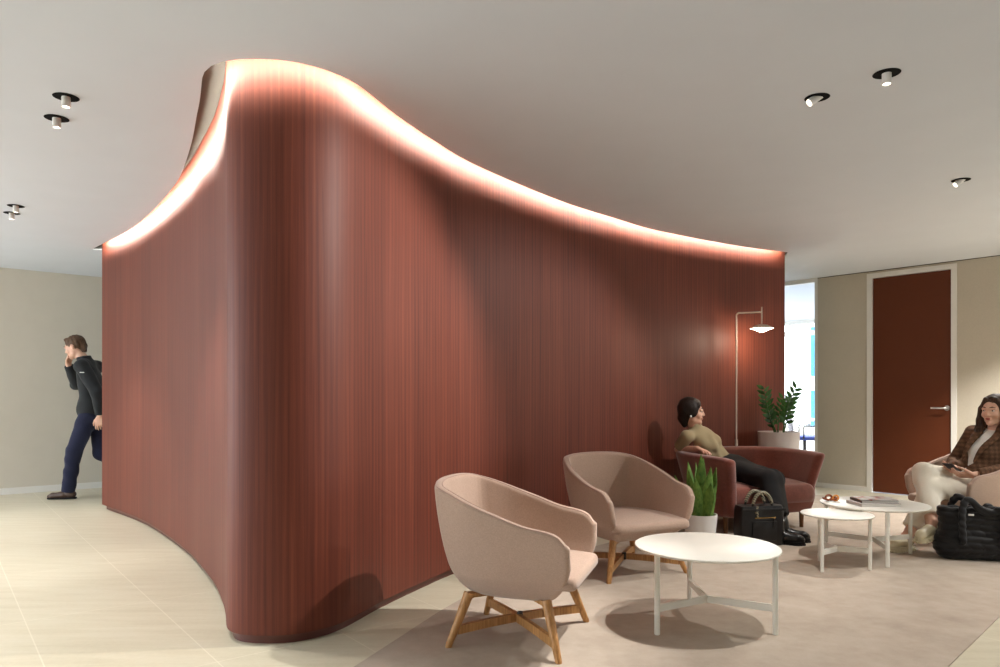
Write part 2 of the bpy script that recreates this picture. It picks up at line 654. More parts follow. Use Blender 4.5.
class Solid:
    def __init__(self, k=0.02):
        self.ops, self.k = [], k

    def cap(self, a, b, ra, rb=None, k=None, flat=False, sub=False, squash=None):
        """tapered round bar a-b; flat cuts it square at b; squash=(axis, factor) makes the section oval"""
        a, b = _v(a), _v(b)
        rb = ra if rb is None else rb
        ba = b - a
        L2 = float(ba @ ba) + 1e-9
        ax = ba / math.sqrt(L2)

        def f(P):
            q = P - a
            t = (q @ ba) / L2
            tc = np.clip(t, 0, 1)
            w = q - tc[..., None] * ba
            if squash is not None:
                s = _v(squash[0])
                w = w + (w @ s)[..., None] * s * (1 / squash[1] - 1)
                d = (np.sqrt((w * w).sum(-1)) - (ra + (rb - ra) * tc)) * min(1, squash[1])
            else:
                d = np.sqrt((w * w).sum(-1)) - (ra + (rb - ra) * tc)
            if flat:
                d = np.maximum(d, (P - b) @ ax)
            return d
        r = max(ra, rb) * (max(1, squash[1]) if squash else 1)
        self.ops.append((f, np.minimum(a, b) - r, np.maximum(a, b) + r, '-' if sub else '+', self.k if k is None else k))
        return self

    def chain(self, pts, rads, k=None, flat=False, squash=None):
        for i in range(len(pts) - 1):
            self.cap(pts[i], pts[i + 1], rads[i], rads[i + 1], k, flat and i == len(pts) - 2, squash=squash)
        return self

    def ell(self, c, r, ax=None, k=None, sub=False):
        c, r = _v(c), np.array(r, np.float32)
        A = np.eye(3, dtype=np.float32) if ax is None else np.stack([_v(x) for x in ax])

        def f(P):
            q = (P - c) @ A.T
            k0 = np.sqrt(((q / r) ** 2).sum(-1))
            k1 = np.sqrt(((q / r ** 2) ** 2).sum(-1)) + 1e-6
            return k0 * (k0 - 1) / k1
        e = np.sqrt(((A * r[:, None]) ** 2).sum(0))
        self.ops.append((f, c - e, c + e, '-' if sub else '+', self.k if k is None else k))
        return self

    def box(self, c, h, ax=None, rad=0.01, k=None, sub=False):
        c, h = _v(c), np.array(h, np.float32)
        A = np.eye(3, dtype=np.float32) if ax is None else np.stack([_v(x) for x in ax])

        def f(P):
            q = np.abs((P - c) @ A.T) - (h - rad)
            return np.sqrt((np.maximum(q, 0) ** 2).sum(-1)) + np.minimum(q.max(-1), 0) - rad
        e = np.abs(A * h[:, None]).sum(0)
        self.ops.append((f, c - e, c + e, '-' if sub else '+', self.k if k is None else k))
        return self

    def cut(self, p, n):
        """drop everything on the side n points to"""
        p, n = _v(p), _v(n)
        n = n / np.linalg.norm(n)
        self.ops.append((lambda P: (P - p) @ n, None, None, '&', 0))
        return self

    def warp(self, fn):
        self.ops.append((fn, None, None, 'w', 0))
        return self

    def mesh(self, h=0.005, smooth=2):
        lo = np.min([o[1] for o in self.ops if o[3] == '+'], 0) - 4 * h
        hi = np.max([o[2] for o in self.ops if o[3] == '+'], 0) + 4 * h
        n = np.ceil((hi - lo) / h).astype(int) + 1
        A = np.full(n, 1.0, np.float32)
        axs = [lo[i] + h * np.arange(n[i], dtype=np.float32) for i in range(3)]
        for f, bl, bh, mode, k in self.ops:
            if bl is None:
                i0, i1 = np.zeros(3, int), n
            else:
                pad = 3 * h + k
                i0 = np.maximum(np.floor((bl - pad - lo) / h).astype(int), 0)
                i1 = np.minimum(np.ceil((bh + pad - lo) / h).astype(int) + 1, n)
            if (i1 <= i0).any():
                continue
            sl = tuple(slice(i0[i], i1[i]) for i in range(3))
            sub = A[sl]
            if mode == 'w' or mode == '&':
                band = np.argwhere(np.abs(sub) < 6 * h) if mode == 'w' else np.argwhere(sub < 6 * h)
                if not len(band):
                    continue
                P = np.stack([axs[i][band[:, i]] for i in range(3)], -1)
                val = f(P).astype(np.float32)
                ix = tuple(band.T)
                sub[ix] = np.maximum(sub[ix], val) if mode == '&' else sub[ix] + val
                continue
            P = np.stack(np.meshgrid(*[axs[i][sl[i]] for i in range(3)], indexing='ij'), -1)
            d = f(P).astype(np.float32)
            if mode == '+':
                if k > 0:
                    t = np.clip(0.5 + 0.5 * (sub - d) / k, 0, 1)
                    A[sl] = sub + (d - sub) * t - k * t * (1 - t)
                else:
                    A[sl] = np.minimum(sub, d)
            else:
                if k > 0:
                    t = np.clip(0.5 - 0.5 * (sub + d) / k, 0, 1)
                    A[sl] = sub + (-d - sub) * t + k * t * (1 - t)
                else:
                    A[sl] = np.maximum(sub, -d)
        return nets(A, lo, h, smooth)


def nets(A, lo, h, smooth):
    ins = A < 0
    nx, ny, nz = A.shape
    cnt = np.zeros((nx - 1, ny - 1, nz - 1), np.int8)
    for dx in (0, 1):
        for dy in (0, 1):
            for dz in (0, 1):
                cnt += ins[dx:nx - 1 + dx, dy:ny - 1 + dy, dz:nz - 1 + dz]
    act = (cnt > 0) & (cnt < 8)
    ci = np.argwhere(act)
    idx = np.full(act.shape, -1, np.int32)
    idx[act] = np.arange(len(ci))
    acc = np.zeros((len(ci), 3))
    num = np.zeros(len(ci))
    cor = [(x, y, z) for x in (0, 1) for y in (0, 1) for z in (0, 1)]
    for i, a in enumerate(cor):
        for b in cor[i + 1:]:
            if sum(abs(p - q) for p, q in zip(a, b)) != 1:
                continue
            va = A[ci[:, 0] + a[0], ci[:, 1] + a[1], ci[:, 2] + a[2]]
            vb = A[ci[:, 0] + b[0], ci[:, 1] + b[1], ci[:, 2] + b[2]]
            m = (va < 0) != (vb < 0)
            t = np.where(m, va / np.where(m, va - vb, 1), 0)
            p = np.array(a) + t[:, None] * (np.array(b) - np.array(a))
            acc[m] += p[m]
            num[m] += 1
    vert = (ci + acc / np.maximum(num, 1)[:, None])
    quads = []
    for ax in range(3):
        sa = [slice(1, -1)] * 3
        sa[ax] = slice(0, -1)
        sb = list(sa)
        sb[ax] = slice(1, None)
        s0, s1 = ins[tuple(sa)], ins[tuple(sb)]
        e = np.argwhere(s0 != s1)
        if not len(e):
            continue
        flip = s0[tuple(e.T)]
        base = e.copy()
        o1, o2 = (ax + 1) % 3, (ax + 2) % 3
        base[:, o1] += 1
        base[:, o2] += 1
        def at(d1, d2):
            q = base.copy()
            q[:, o1] -= d1
            q[:, o2] -= d2
            return idx[q[:, 0], q[:, 1], q[:, 2]]
        q = np.stack([at(1, 1), at(0, 1), at(0, 0), at(1, 0)], 1)
        q[~flip] = q[~flip][:, ::-1]
        quads.append(q)
    F = np.vstack(quads)
    F = F[(F >= 0).all(1)]
    if smooth:
        E = np.vstack([F[:, [0, 1]], F[:, [1, 2]], F[:, [2, 3]], F[:, [3, 0]]])
        E = np.vstack([E, E[:, ::-1]])
        deg = np.bincount(E[:, 0], minlength=len(vert))
        for _ in range(smooth):
            nb = np.stack([np.bincount(E[:, 0], vert[E[:, 1], c], len(vert)) for c in range(3)], 1) / np.maximum(deg, 1)[:, None]
            vert = vert + 0.5 * (nb - vert)
    return vert * h + lo, F


def solid(name, S, mats, parent=None, h=0.005, smooth=2, world=True, paint=None):
    v, f = S.mesh(h, smooth)
    mi = None
    if paint is not None:
        mi = paint(v[f].mean(1)).astype(int).tolist()
    return link_mesh(name, v.tolist(), f.tolist(), mats, parent, True, mi, world)


# ------------------------------------------------------------------ the curved timber wall
W_CTRL = [(-4.04, 7.36), (-3.28, 6.56), (-2.735, 5.875), (-2.215, 5.14), (-1.97, 4.75), (-1.675, 4.25), (-1.468, 3.84), (-1.380, 3.645), (-1.322, 3.50),
          (-1.280, 3.405), (-1.228, 3.347), (-1.135, 3.313), (-0.985, 3.316), (-0.868, 3.378), (-0.755, 3.52), (-0.615, 3.90), (-0.43, 4.32), (-0.257, 4.664), (0.08, 5.158),
          (0.488, 5.685), (0.962, 6.183), (1.287, 6.515), (1.856, 6.945), (2.472, 7.344), (2.985, 7.60)]
W = resample(catmull(W_CTRL, 20), 420)
for _ in range(3):
    W[1:-1] = 0.25 * W[:-2] + 0.5 * W[1:-1] + 0.25 * W[2:]
W = resample(W, 420)
SLOT_H, WALL_T = 0.15, 0.16
SLOT_GAP = 0.073 + 0.050 * np.exp(-((np.linspace(0, 1, len(W)) - 0.38) / 0.08) ** 2)      # widest beside the tip


def wall_loop(d_front, thick):
    f = offset_line(W, d_front)
    b = offset_line(W, d_front - thick)
    return f, b


def build_timber_wall():
    f, b = wall_loop(0.0, WALL_T)
    z0, z1 = 0.045, H + SLOT_H
    d = np.r_[0, np.cumsum(np.linalg.norm(np.diff(f, axis=0), axis=1))]
    loop = [tuple(p) for p in f] + [tuple(p) for p in b[::-1]]
    us = list(d) + list(d[::-1] + 20.0)
    n = len(loop)
    zs = [z0, z1]
    verts, faces, uvs = [], [], []
    for z in zs:
        verts += [(x, y, z) for x, y in loop]
    for i in range(n):
        j = (i + 1) % n
        faces.append((i, j, n + j, n + i))
        ua, ub = us[i], us[j]
        if abs(ub - ua) > 1:
            ua, ub = 50.0, 50.0 + WALL_T
        uvs.append([(ua, z0), (ub, z0), (ub, z1), (ua, z1)])
    m = len(f)
    for i in range(m - 1):
        q = (i, n - 1 - i, n - 2 - i, i + 1)
        faces.append(q)
        uvs.append([(0, 0)] * 4)
        faces.append(tuple(k + n for k in reversed(q)))
        uvs.append([(0, 0)] * 4)
    o = link_mesh('wall_centre', verts, faces, M['wood'], None, True, None, auto=40)
    ul = o.data.uv_layers.new(name='UVMap')
    flat = [c for poly in uvs for c in poly]
    ul.data.foreach_set('uv', np.array(flat, np.float32).ravel())
    struct(o, 'curved wall of vertical red-brown timber veneer lit along its top')
    fp, bp = wall_loop(-0.028, WALL_T - 0.056)
    g = G().prism([tuple(p) for p in fp[2:-2]] + [tuple(p) for p in bp[2:-2][::-1]], 0.0, 0.05)
    struct(obj('baseboard_centre', g, M['plinth'], auto=30), 'recessed dark plinth under the curved timber wall')


build_timber_wall()


def slot_loop(extra=0.0):
    gap = SLOT_GAP + extra
    f = offset_line(W, gap)
    b = offset_line(W, -WALL_T * 0.6)      # the slot ends inside the timber wall
    t0 = (W[0] - W[1]) / np.linalg.norm(W[0] - W[1])
    t1 = (W[-1] - W[-2]) / np.linalg.norm(W[-1] - W[-2])
    e = float(np.atleast_1d(gap)[0]) + 0.035
    return np.vstack([f[:1] + t0 * e, f[1:-1], f[-1:] + t1 * e, b[-1:] + t1 * e, b[1:-1][::-1], b[:1] + t0 * e])


# ------------------------------------------------------------------ floor, ceiling, room walls
LW0 = Vector((-5.79, 8.39, 0))            # a point on the left wall
RW0 = Vector((4.0, 9.13, 0))              # a point on the right wall, at the end of the glazing
# corner where both walls meet behind the timber wall
_s = np.linalg.solve(np.array([[UL.x, -VR.x], [UL.y, -VR.y]]), np.array([RW0.x - LW0.x, RW0.y - LW0.y]))
CORNER = LW0 + UL * float(_s[0])
L_END = LW0 - UL * 2.6
R_END = RW0 + VR * 7.0
NL = Vector((UL.y, -UL.x, 0))             # into the room from the left wall
NR = Vector((VR.y, -VR.x, 0))             # into the room from the right wall
FRONT = -4.5
room = [CORNER, L_END, Vector((L_END.x, FRONT, 0)), Vector((R_END.x, FRONT, 0)), R_END]

g = G().prism([(p.x, p.y) for p in room], -0.12, 0.0)
struct(obj('floor', g, M['tile'], smooth=False), 'cream limestone tile floor')

# carpet inset: follows the timber wall at about 0.3 m and ends short of the right wall
cl = offset_line(W, 0.30)
start = np.argmin(np.abs(W[:, 1] - 3.35) + (W[:, 0] < -1.0) * 9)
seg = cl[start + 10:]
near0 = seg[0] + (seg[0] - seg[6]) / np.linalg.norm(seg[0] - seg[6]) * 1.8
rw_in = [RW0 + NR * 0.75 + VR * t for t in (-0.55, 3.0)]
q0 = Vector((1.887, 3.049, 0))
ud = Vector((0.707, 0.707, 0))
pol = [(near0[0], near0[1])] + [tuple(p) for p in seg[::8]] + [(rw_in[0].x, rw_in[0].y), (rw_in[1].x, rw_in[1].y)]
e1 = q0 + ud * 4.5
e0 = q0 - ud * 2.4
pol += [(e1.x, e1.y), (e0.x, e0.y)]
g = G().prism(pol, 0.0005, 0.004)
struct(obj('floor_carpet', g, M['carpet'], smooth=False), 'taupe carpet inlay of the lounge area')

# ceiling slab with the slot and the seven recesses cut out
LIGHTS = [(-2.17, 3.625), (-2.385, 3.90), (-3.80, 5.69), (-3.98, 5.91), (1.792, 3.36), (1.588, 3.63), (3.186, 5.01)]
R_HOLE = 0.056
slot = slot_loop()
outer = [Vector((p.x, p.y, 0)) for p in room]
loops = [outer, [Vector((x, y, 0)) for x, y in slot[::2]]]
HN = 28
for x, y in LIGHTS:
    loops.append([Vector((x + R_HOLE * math.cos(2 * PI * k / HN), y + R_HOLE * math.sin(2 * PI * k / HN), 0)) for k in range(HN)])
tri = tessellate_polygon(loops)
allp = [p for l in loops for p in l]
g = G()
T = 0.012
nall = len(allp)
fs = []
for t in tri:
    a, b, c = [allp[k] for k in t]
    s = (b.x - a.x) * (c.y - a.y) - (b.y - a.y) * (c.x - a.x)
    dn = t if s < 0 else t[::-1]
    fs.append(tuple(dn))
    fs.append(tuple(k + nall for k in reversed(dn)))
base = 0
for li, l in enumerate(loops):
    m_ = len(l)
    for i in range(m_):
        j = (i + 1) % m_
        fs.append((base + i, base + j, nall + base + j, nall + base + i))
    base += m_
g.add([(p.x, p.y, H) for p in allp] + [(p.x, p.y, H + T) for p in allp], fs)
ceil = obj('ceiling', g, M['ceiling'], smooth=False)
struct(ceil, 'plain white ceiling')

# the slot above the ceiling: upright lining with a groove for the led tape, and a lid
g = G()
n = len(slot)
GZ0, GZ1, GD = H + 0.030, H + 0.062, 0.022


def ribbon(g_, a, za, b, zb_):
    m_ = len(a)
    g_.add([(x, y, za) for x, y in a] + [(x, y, zb_) for x, y in b], [(i, (i + 1) % m_, m_ + (i + 1) % m_, m_ + i) for i in range(m_)])


slot_b = slot_loop(GD)
ribbon(g, slot, H + T, slot_b, GZ0)
ribbon(g, slot_b, GZ0, slot_b, GZ1)
ribbon(g, slot_b, GZ1, slot, GZ1)
ribbon(g, slot, GZ1, slot, H + SLOT_H)
g.prism([tuple(p) for p in slot_loop(0.05)[::2]], H + SLOT_H, H + SLOT_H + 0.02)
struct(obj('ceiling_slot', g, M['slot'], ceil, smooth=True, auto=30))


# led tape at the back of the groove, facing the timber
def led_tape():
    f = offset_line(W, SLOT_GAP + GD - 0.003)[4:-4]
    f2 = offset_line(W, SLOT_GAP + GD - 0.006)[4:-4]
    z0, z1 = GZ0 + 0.004, GZ1 - 0.007
    rings = []
    for k in range(len(f)):
        rings.append([(f[k][0], f[k][1], z0), (f2[k][0], f2[k][1], z0), (f2[k][0], f2[k][1], z1), (f[k][0], f[k][1], z1)])
    return G().rings(rings)


struct(obj('cove_light_strip', led_tape(), M['led'], ceil, smooth=False))


def wall_slab(name, a, b, nrm, z0, z1, thick, mat, label=None, parent=None):
    """upright slab whose room face runs from a to b"""
    o_ = nrm * -thick
    g_ = G().prism([(a.x, a.y), (b.x, b.y), (b.x + o_.x, b.y + o_.y), (a.x + o_.x, a.y + o_.y)], z0, z1)
    ob = obj(name, g_, mat, parent, smooth=False)
    if parent is None:
        struct(ob, label)
    return ob


# left wall, painted, with a white skirting
wall_slab('wall_left', CORNER, L_END, NL, 0, H, 0.15, M['wall_paint'], 'plain warm grey wall behind the walking man')
wall_slab('baseboard_left', CORNER + NL * 0.012, L_END + NL * 0.012, NL, 0.0, 0.075, 0.012, M['white'], 'white skirting along the wall behind the man')

wall_slab('wall_side', Vector((R_END.x, 2.0, 0)), Vector((R_END.x, FRONT + 1.0, 0)), Vector((-1, 0, 0)), 0, H, 0.15, M['wall_paint'], 'unseen side wall added to narrow the daylight opening')  # added out of view to cut the daylight streak on the timber
wall_slab('wall_rear', Vector((R_END.x, FRONT + 1.0, 0)), Vector((L_END.x, FRONT + 1.0, 0)), Vector((0, 1, 0)), 0, H, 0.15, M['wall_paint'], 'wall behind the viewpoint')

# right wall: glazing, a panel of cloth, the door, more cloth
def RWp(s):
    return RW0 + VR * s


DOOR0, DOOR1 = 0.60, 1.55      # outer edges of the door frame along the wall
END_R = (R_END - RW0).length
wall_slab('wall_right', RWp(0.0), RWp(DOOR0), NR, 0, H, 0.12, M['wall_fabric'], 'beige cloth wall panel between glazing and door')
wall_slab('wall_right_end', RWp(DOOR1), RWp(END_R), NR, 0, H, 0.12, M['wall_fabric'], 'beige cloth wall beyond the brown door')
wall_slab('baseboard_right', RWp(0.0) + NR * 0.01, RWp(DOOR0) + NR * 0.01, NR, 0.0, 0.06, 0.01, M['white'], 'pale skirting between glazing and door')
wall_slab('baseboard_right_end', RWp(DOOR1) + NR * 0.01, RWp(END_R) + NR * 0.01, NR, 0.0, 0.06, 0.01, M['white'], 'pale skirting beyond the door')
wall_slab('trim_1', RWp(0.0) + NR * 0.004, RWp(END_R) + NR * 0.004, NR, H - 0.008, H - 0.001, 0.004, M['black'], 'black strip painting the shadow gap at the head of the right wall')  # shade of the gap given by a black strip on the wall
# lining above the door, behind the frame head
RA = math.atan2(VR.y, VR.x)


def rbox(g_, s0, s1, z0, z1, d0, d1, bevel=0.0, mi=0):
    """box on the right wall: s along, z up, d out of the wall (negative: into it)"""
    c = RWp((s0 + s1) / 2) + NR * ((d0 + d1) / 2)
    return g_.box((c.x, c.y, (z0 + z1) / 2), (abs(s1 - s0), abs(d1 - d0), z1 - z0), RA, bevel, mi=mi)


wall_slab('wall_right_head', RWp(DOOR0), RWp(DOOR1), NR, H - 0.03, H, 0.12, M['wall_fabric'], 'strip of wall above the door frame')
door_root = thing('door_1', 'full height plain brown door with a steel lever handle', 'door', RWp((DOOR0 + DOOR1) / 2))
door_root['kind'] = 'structure'
g = G()
FW = 0.055
rbox(g, DOOR0, DOOR0 + FW, 0, H - 0.03, -0.10, 0.012)
rbox(g, DOOR1 - FW, DOOR1, 0, H - 0.03, -0.10, 0.012)
rbox(g, DOOR0 + FW, DOOR1 - FW, H - 0.03 - FW, H - 0.03, -0.10, 0.012)
obj('door_frame', g, M['white'], door_root, smooth=False, world=True)
g = rbox(G(), DOOR0 + FW + 0.004, DOOR1 - FW - 0.004, 0.008, H - 0.034 - FW, -0.075, -0.02, 0.003)
dp = obj('door_panel', g, M['door'], door_root, smooth=False, world=True)
hx = DOOR1 - FW - 0.048
g = G()
c = RWp(hx) + NR * -0.02
ax_out = Matrix((VR, Vector((0, 0, 1)), NR)).transposed()
g.lathe([(0.0, 0.0), (0.029, 0.0), (0.029, 0.008), (0.026, 0.011), (0.0, 0.011)], (c.x, c.y, 1.012), 24, axis=ax_out)
p0 = RWp(hx) + NR * -0.012
p1 = RWp(hx) + NR * 0.03
p2 = RWp(hx - 0.015) + NR * 0.04
p3 = RWp(hx - 0.145) + NR * 0.04
g.tube([(p.x, p.y, 1.012) for p in (p0, p1, p2, p3)], 0.010, 12)
hd = obj('door_handle', g, M['steel'], door_root, world=True)
hd['label'] = 'steel lever handle on a round rose'

# glazed partition from the cloth panel back to the corner
GL = -(CORNER - RW0).length
win = thing('window_1', 'glazed partition to the daylit office beside the timber wall', 'window', RWp(-0.5))
win['kind'] = 'structure'
g = G()
rbox(g, GL, 0, H - 0.05, H, -0.09, 0.0)
rbox(g, GL, 0, 0, 0.05, -0.09, 0.0)
nm = 6
for i in range(nm + 1):
    s = GL + (0 - GL) * i / nm
    s = min(max(s, GL + 0.02), -0.02)
    rbox(g, s - 0.02, s + 0.02, 0.05, H - 0.05, -0.09, 0.0)
obj('window_frame', g, M['white'], win, smooth=False, world=True)
g = G()
for i in range(nm):
    s0 = GL + (0 - GL) * i / nm + 0.02
    s1 = GL + (0 - GL) * (i + 1) / nm - 0.02
    rbox(g, s0, s1, 0.05, H - 0.05, -0.05, -0.042)
obj('pane', g, M['glass'], win, smooth=False, world=True)

# the office behind the glass: floor, ceiling and an outer wall of windows
DEEP = 4.6
oc0 = RWp(GL - 1.0) - NR * 0.1
oc1 = RWp(2.2) - NR * 0.1
od0, od1 = oc0 - NR * DEEP, oc1 - NR * DEEP
g = G().prism([(p.x, p.y) for p in (oc0, oc1, od1, od0)], -0.1, 0.0)
struct(obj('floor_office', g, M['officecarpet'], smooth=False), 'grey floor of the office behind the glass')
g = G().prism([(p.x, p.y) for p in (oc0, oc1, od1, od0)], H, H + 0.1)
struct(obj('ceiling_office', g, M['ceiling'], smooth=False), 'white ceiling of the office behind the glass')
wall_slab('wall_office', oc1, od1, VR * -1, 0, H, 0.1, M['wall_paint'], 'side wall of the office')
win2 = thing('window_2', 'office windows with white frames and a lowered white blind', 'window', (od0 + od1) / 2)
win2['kind'] = 'structure'


def obox(g_, s0, s1, z0, z1, d0, d1):
    c_ = RWp((s0 + s1) / 2) - NR * (0.1 + DEEP) + NR * ((d0 + d1) / 2)
    return g_.box((c_.x, c_.y, (z0 + z1) / 2), (abs(s1 - s0), abs(d1 - d0), z1 - z0), RA)


g = G()
obox(g, GL - 1, 2.2, 0.0, 0.55, -0.1, 0.0)
obox(g, GL - 1, 2.2, 2.56, H, -0.1, 0.0)
obox(g, GL - 1, 2.2, 2.34, 2.42, -0.1, 0.02)
k = GL - 1.25
while k < 2.3:
    obox(g, k - 0.03, k + 0.03, 0.55, 2.56, -0.1, 0.01)
    k += 1.45
obj('window_frame', g, M['white'], win2, smooth=False, world=True)
g = obox(G(), GL - 1, 2.2, 0.55, 2.56, -0.06, -0.05)
obj('pane', g, M['glass'], win2, smooth=False, world=True)

oa = bpy.data.lights.new('office_fill', 'AREA')  # unseen area light added to brighten the office, no fixture
oa.energy, oa.size, oa.color = 420, 1.6, (1.0, 0.98, 0.95)
ol = bpy.data.objects.new('office_fill', oa)
COL.objects.link(ol)
ol.location = (5.0, 12.2, H - 0.05)

# a glass tower across the street
tower = thing('office_tower', 'blue glass tower seen through the office window', 'building', (26.3, 47.9, -20), math.radians(-23))
g = G().box((0, 0, 32), (11.0, 9, 64))
obj('tower_wall', g, M['towerglass'], tower, smooth=False)
g = G()
for i in range(16):
    g.box((0, -4.55, 2 + i * 4.0), (11.1, 0.3, 0.9))
for i in range(9):
    g.box((-5.4 + i * 1.35, -4.6, 32), (0.16, 0.3, 64))
obj('floor_band', g, M['bluegrey'], tower, smooth=False)

# ------------------------------------------------------------------ ceiling spots
def spot(i, label, tilt=None, watts=SPOT_W, cone=84, blend=0.5):
    x, y = LIGHTS[i]
    root = thing('ceiling_spotlight', label, 'ceiling light', (x, y, H), 0, 'recessed ceiling spots')
    g = G()
    r0 = R_HOLE - 0.002
    g.lathe([(R_HOLE + 0.004, -0.0015), (r0, -0.002), (r0, 0.11), (0.0, 0.11)], n=32)
    g.lathe([(0.0, 0.115), (r0 + 0.003, 0.115), (r0 + 0.003, 0.021)], n=32)
    obj('recess', g, M['blackmatte'], root, auto=30)
    d = Vector(tilt if tilt else (0, 0, -1)).normalized()
    a = d.orthogonal().normalized()
    A = Matrix((a, d.cross(a), d)).transposed()
    c = Vector((0, 0, 0.036 if tilt is None else 0.022)) - (Vector((d.x, d.y, 0)) * 0.034)
    r = 0.0205
    g = G().lathe([(0.0, -0.03), (r, -0.03), (r, 0.085), (r - 0.003, 0.087), (r - 0.004, 0.078), (0.0, 0.078)], c, 28, axis=A)
    obj('housing', g, M['spotwhite'], root, auto=30)
    g = G().lathe([(0.0, 0.0785), (r - 0.0045, 0.0785), (r - 0.0045, 0.080), (0.0, 0.080)], c, 24, axis=A)
    obj('lens', g, M['lens'], root, auto=30)
    ld = bpy.data.lights.new('spot_lamp', 'SPOT')
    ld.energy = watts
    ld.color = WARM
    ld.spot_size = math.radians(cone)
    ld.spot_blend = blend
    ld.shadow_soft_size = 0.025
    lo = bpy.data.objects.new('spot_lamp', ld)
    COL.objects.link(lo)
    lo.parent = root
    lo.location = c + d * 0.10
    lo.rotation_euler = d.to_track_quat('-Z', 'Y').to_euler()
    return root


spot(0, 'straight ceiling spot in the bigger pair of the grey wall side, nearer one', watts=SPOT_W * 0.5)
spot(1, 'straight ceiling spot in the bigger pair of the grey wall side, farther one', watts=SPOT_W * 0.5)
spot(2, 'small straight ceiling spot far over the walking man side, nearer of its pair', watts=SPOT_W * 0.5)
spot(3, 'small straight ceiling spot far over the walking man side, farther of its pair', watts=SPOT_W * 0.5)
spot(4, 'straight ceiling spot above the single round table, beside a tilted one')
spot(5, 'tilted ceiling spot next to the straight one, aimed at the timber wall', (-0.80, -0.05, -0.60), SPOT_W * 2.0, 80)
spot(6, 'lone tilted ceiling spot farther back, above the nested tables', (-0.75, 0.05, -0.66), SPOT_W * 1.1, 80)


def fill_spot(x, y, watts, tilt=(0, 0, -1), cone=100):
    """an unseen spot without a fixture, added outside the picture to brighten the room"""
    ld = bpy.data.lights.new('spot_lamp', 'SPOT')
    ld.energy, ld.color = watts, WARM
    ld.spot_size, ld.spot_blend, ld.shadow_soft_size = math.radians(cone), 0.6, 0.03
    lo = bpy.data.objects.new('spot_lamp', ld)
    COL.objects.link(lo)
    lo.location = (x, y, H - 0.06)
    lo.rotation_euler = Vector(tilt).to_track_quat('-Z', 'Y').to_euler()


FILL_SPOTS = [(-4.3, 3.6), (-2.6, 1.9), (-4.6, 1.6), (-5.6, 6.3), (4.6, 4.2), (4.75, 6.6), (5.6, 5.6)]  # added fill lights out of view, no fixtures built
for x, y in FILL_SPOTS:
    fill_spot(x, y, SPOT_W * (0.5 if x < 0 else 1.1 if y < 5 else 2.4))


# ------------------------------------------------------------------ tub armchairs
def seg_dist(Q, L, closed=False):
    """distance of plan points Q to the polyline L, and the share of its length where the nearest point lies"""
    L = np.asarray(L, np.float32)
    M_ = np.vstack([L, L[:1]]) if closed else L
    ln = np.r_[0, np.cumsum(np.linalg.norm(np.diff(M_, axis=0), axis=1))].astype(np.float32)
    best = np.full(Q.shape[:-1], 1e9, np.float32)
    par = np.zeros(Q.shape[:-1], np.float32)
    for i in range(len(M_) - 1):
        a, d = M_[i], M_[i + 1] - M_[i]
        t = np.clip(((Q[..., 0] - a[0]) * d[0] + (Q[..., 1] - a[1]) * d[1]) / float(d @ d + 1e-12), 0, 1)
        e = (Q[..., 0] - a[0] - t * d[0]) ** 2 + (Q[..., 1] - a[1] - t * d[1]) ** 2
        m = e < best
        best = np.where(m, e, best)
        par = np.where(m, ln[i] + t * (ln[i + 1] - ln[i]), par)
    return np.sqrt(best), par / ln[-1]


def inside_plan(Q, L):
    L = np.asarray(L, np.float32)
    c = np.zeros(Q.shape[:-1], bool)
    for i in range(len(L)):
        a, b = L[i], L[(i + 1) % len(L)]
        if a[1] == b[1]:
            continue
        m = (a[1] > Q[..., 1]) != (b[1] > Q[..., 1])
        c ^= m & (Q[..., 0] < (b[0] - a[0]) * (Q[..., 1] - a[1]) / (b[1] - a[1]) + a[0])
    return c


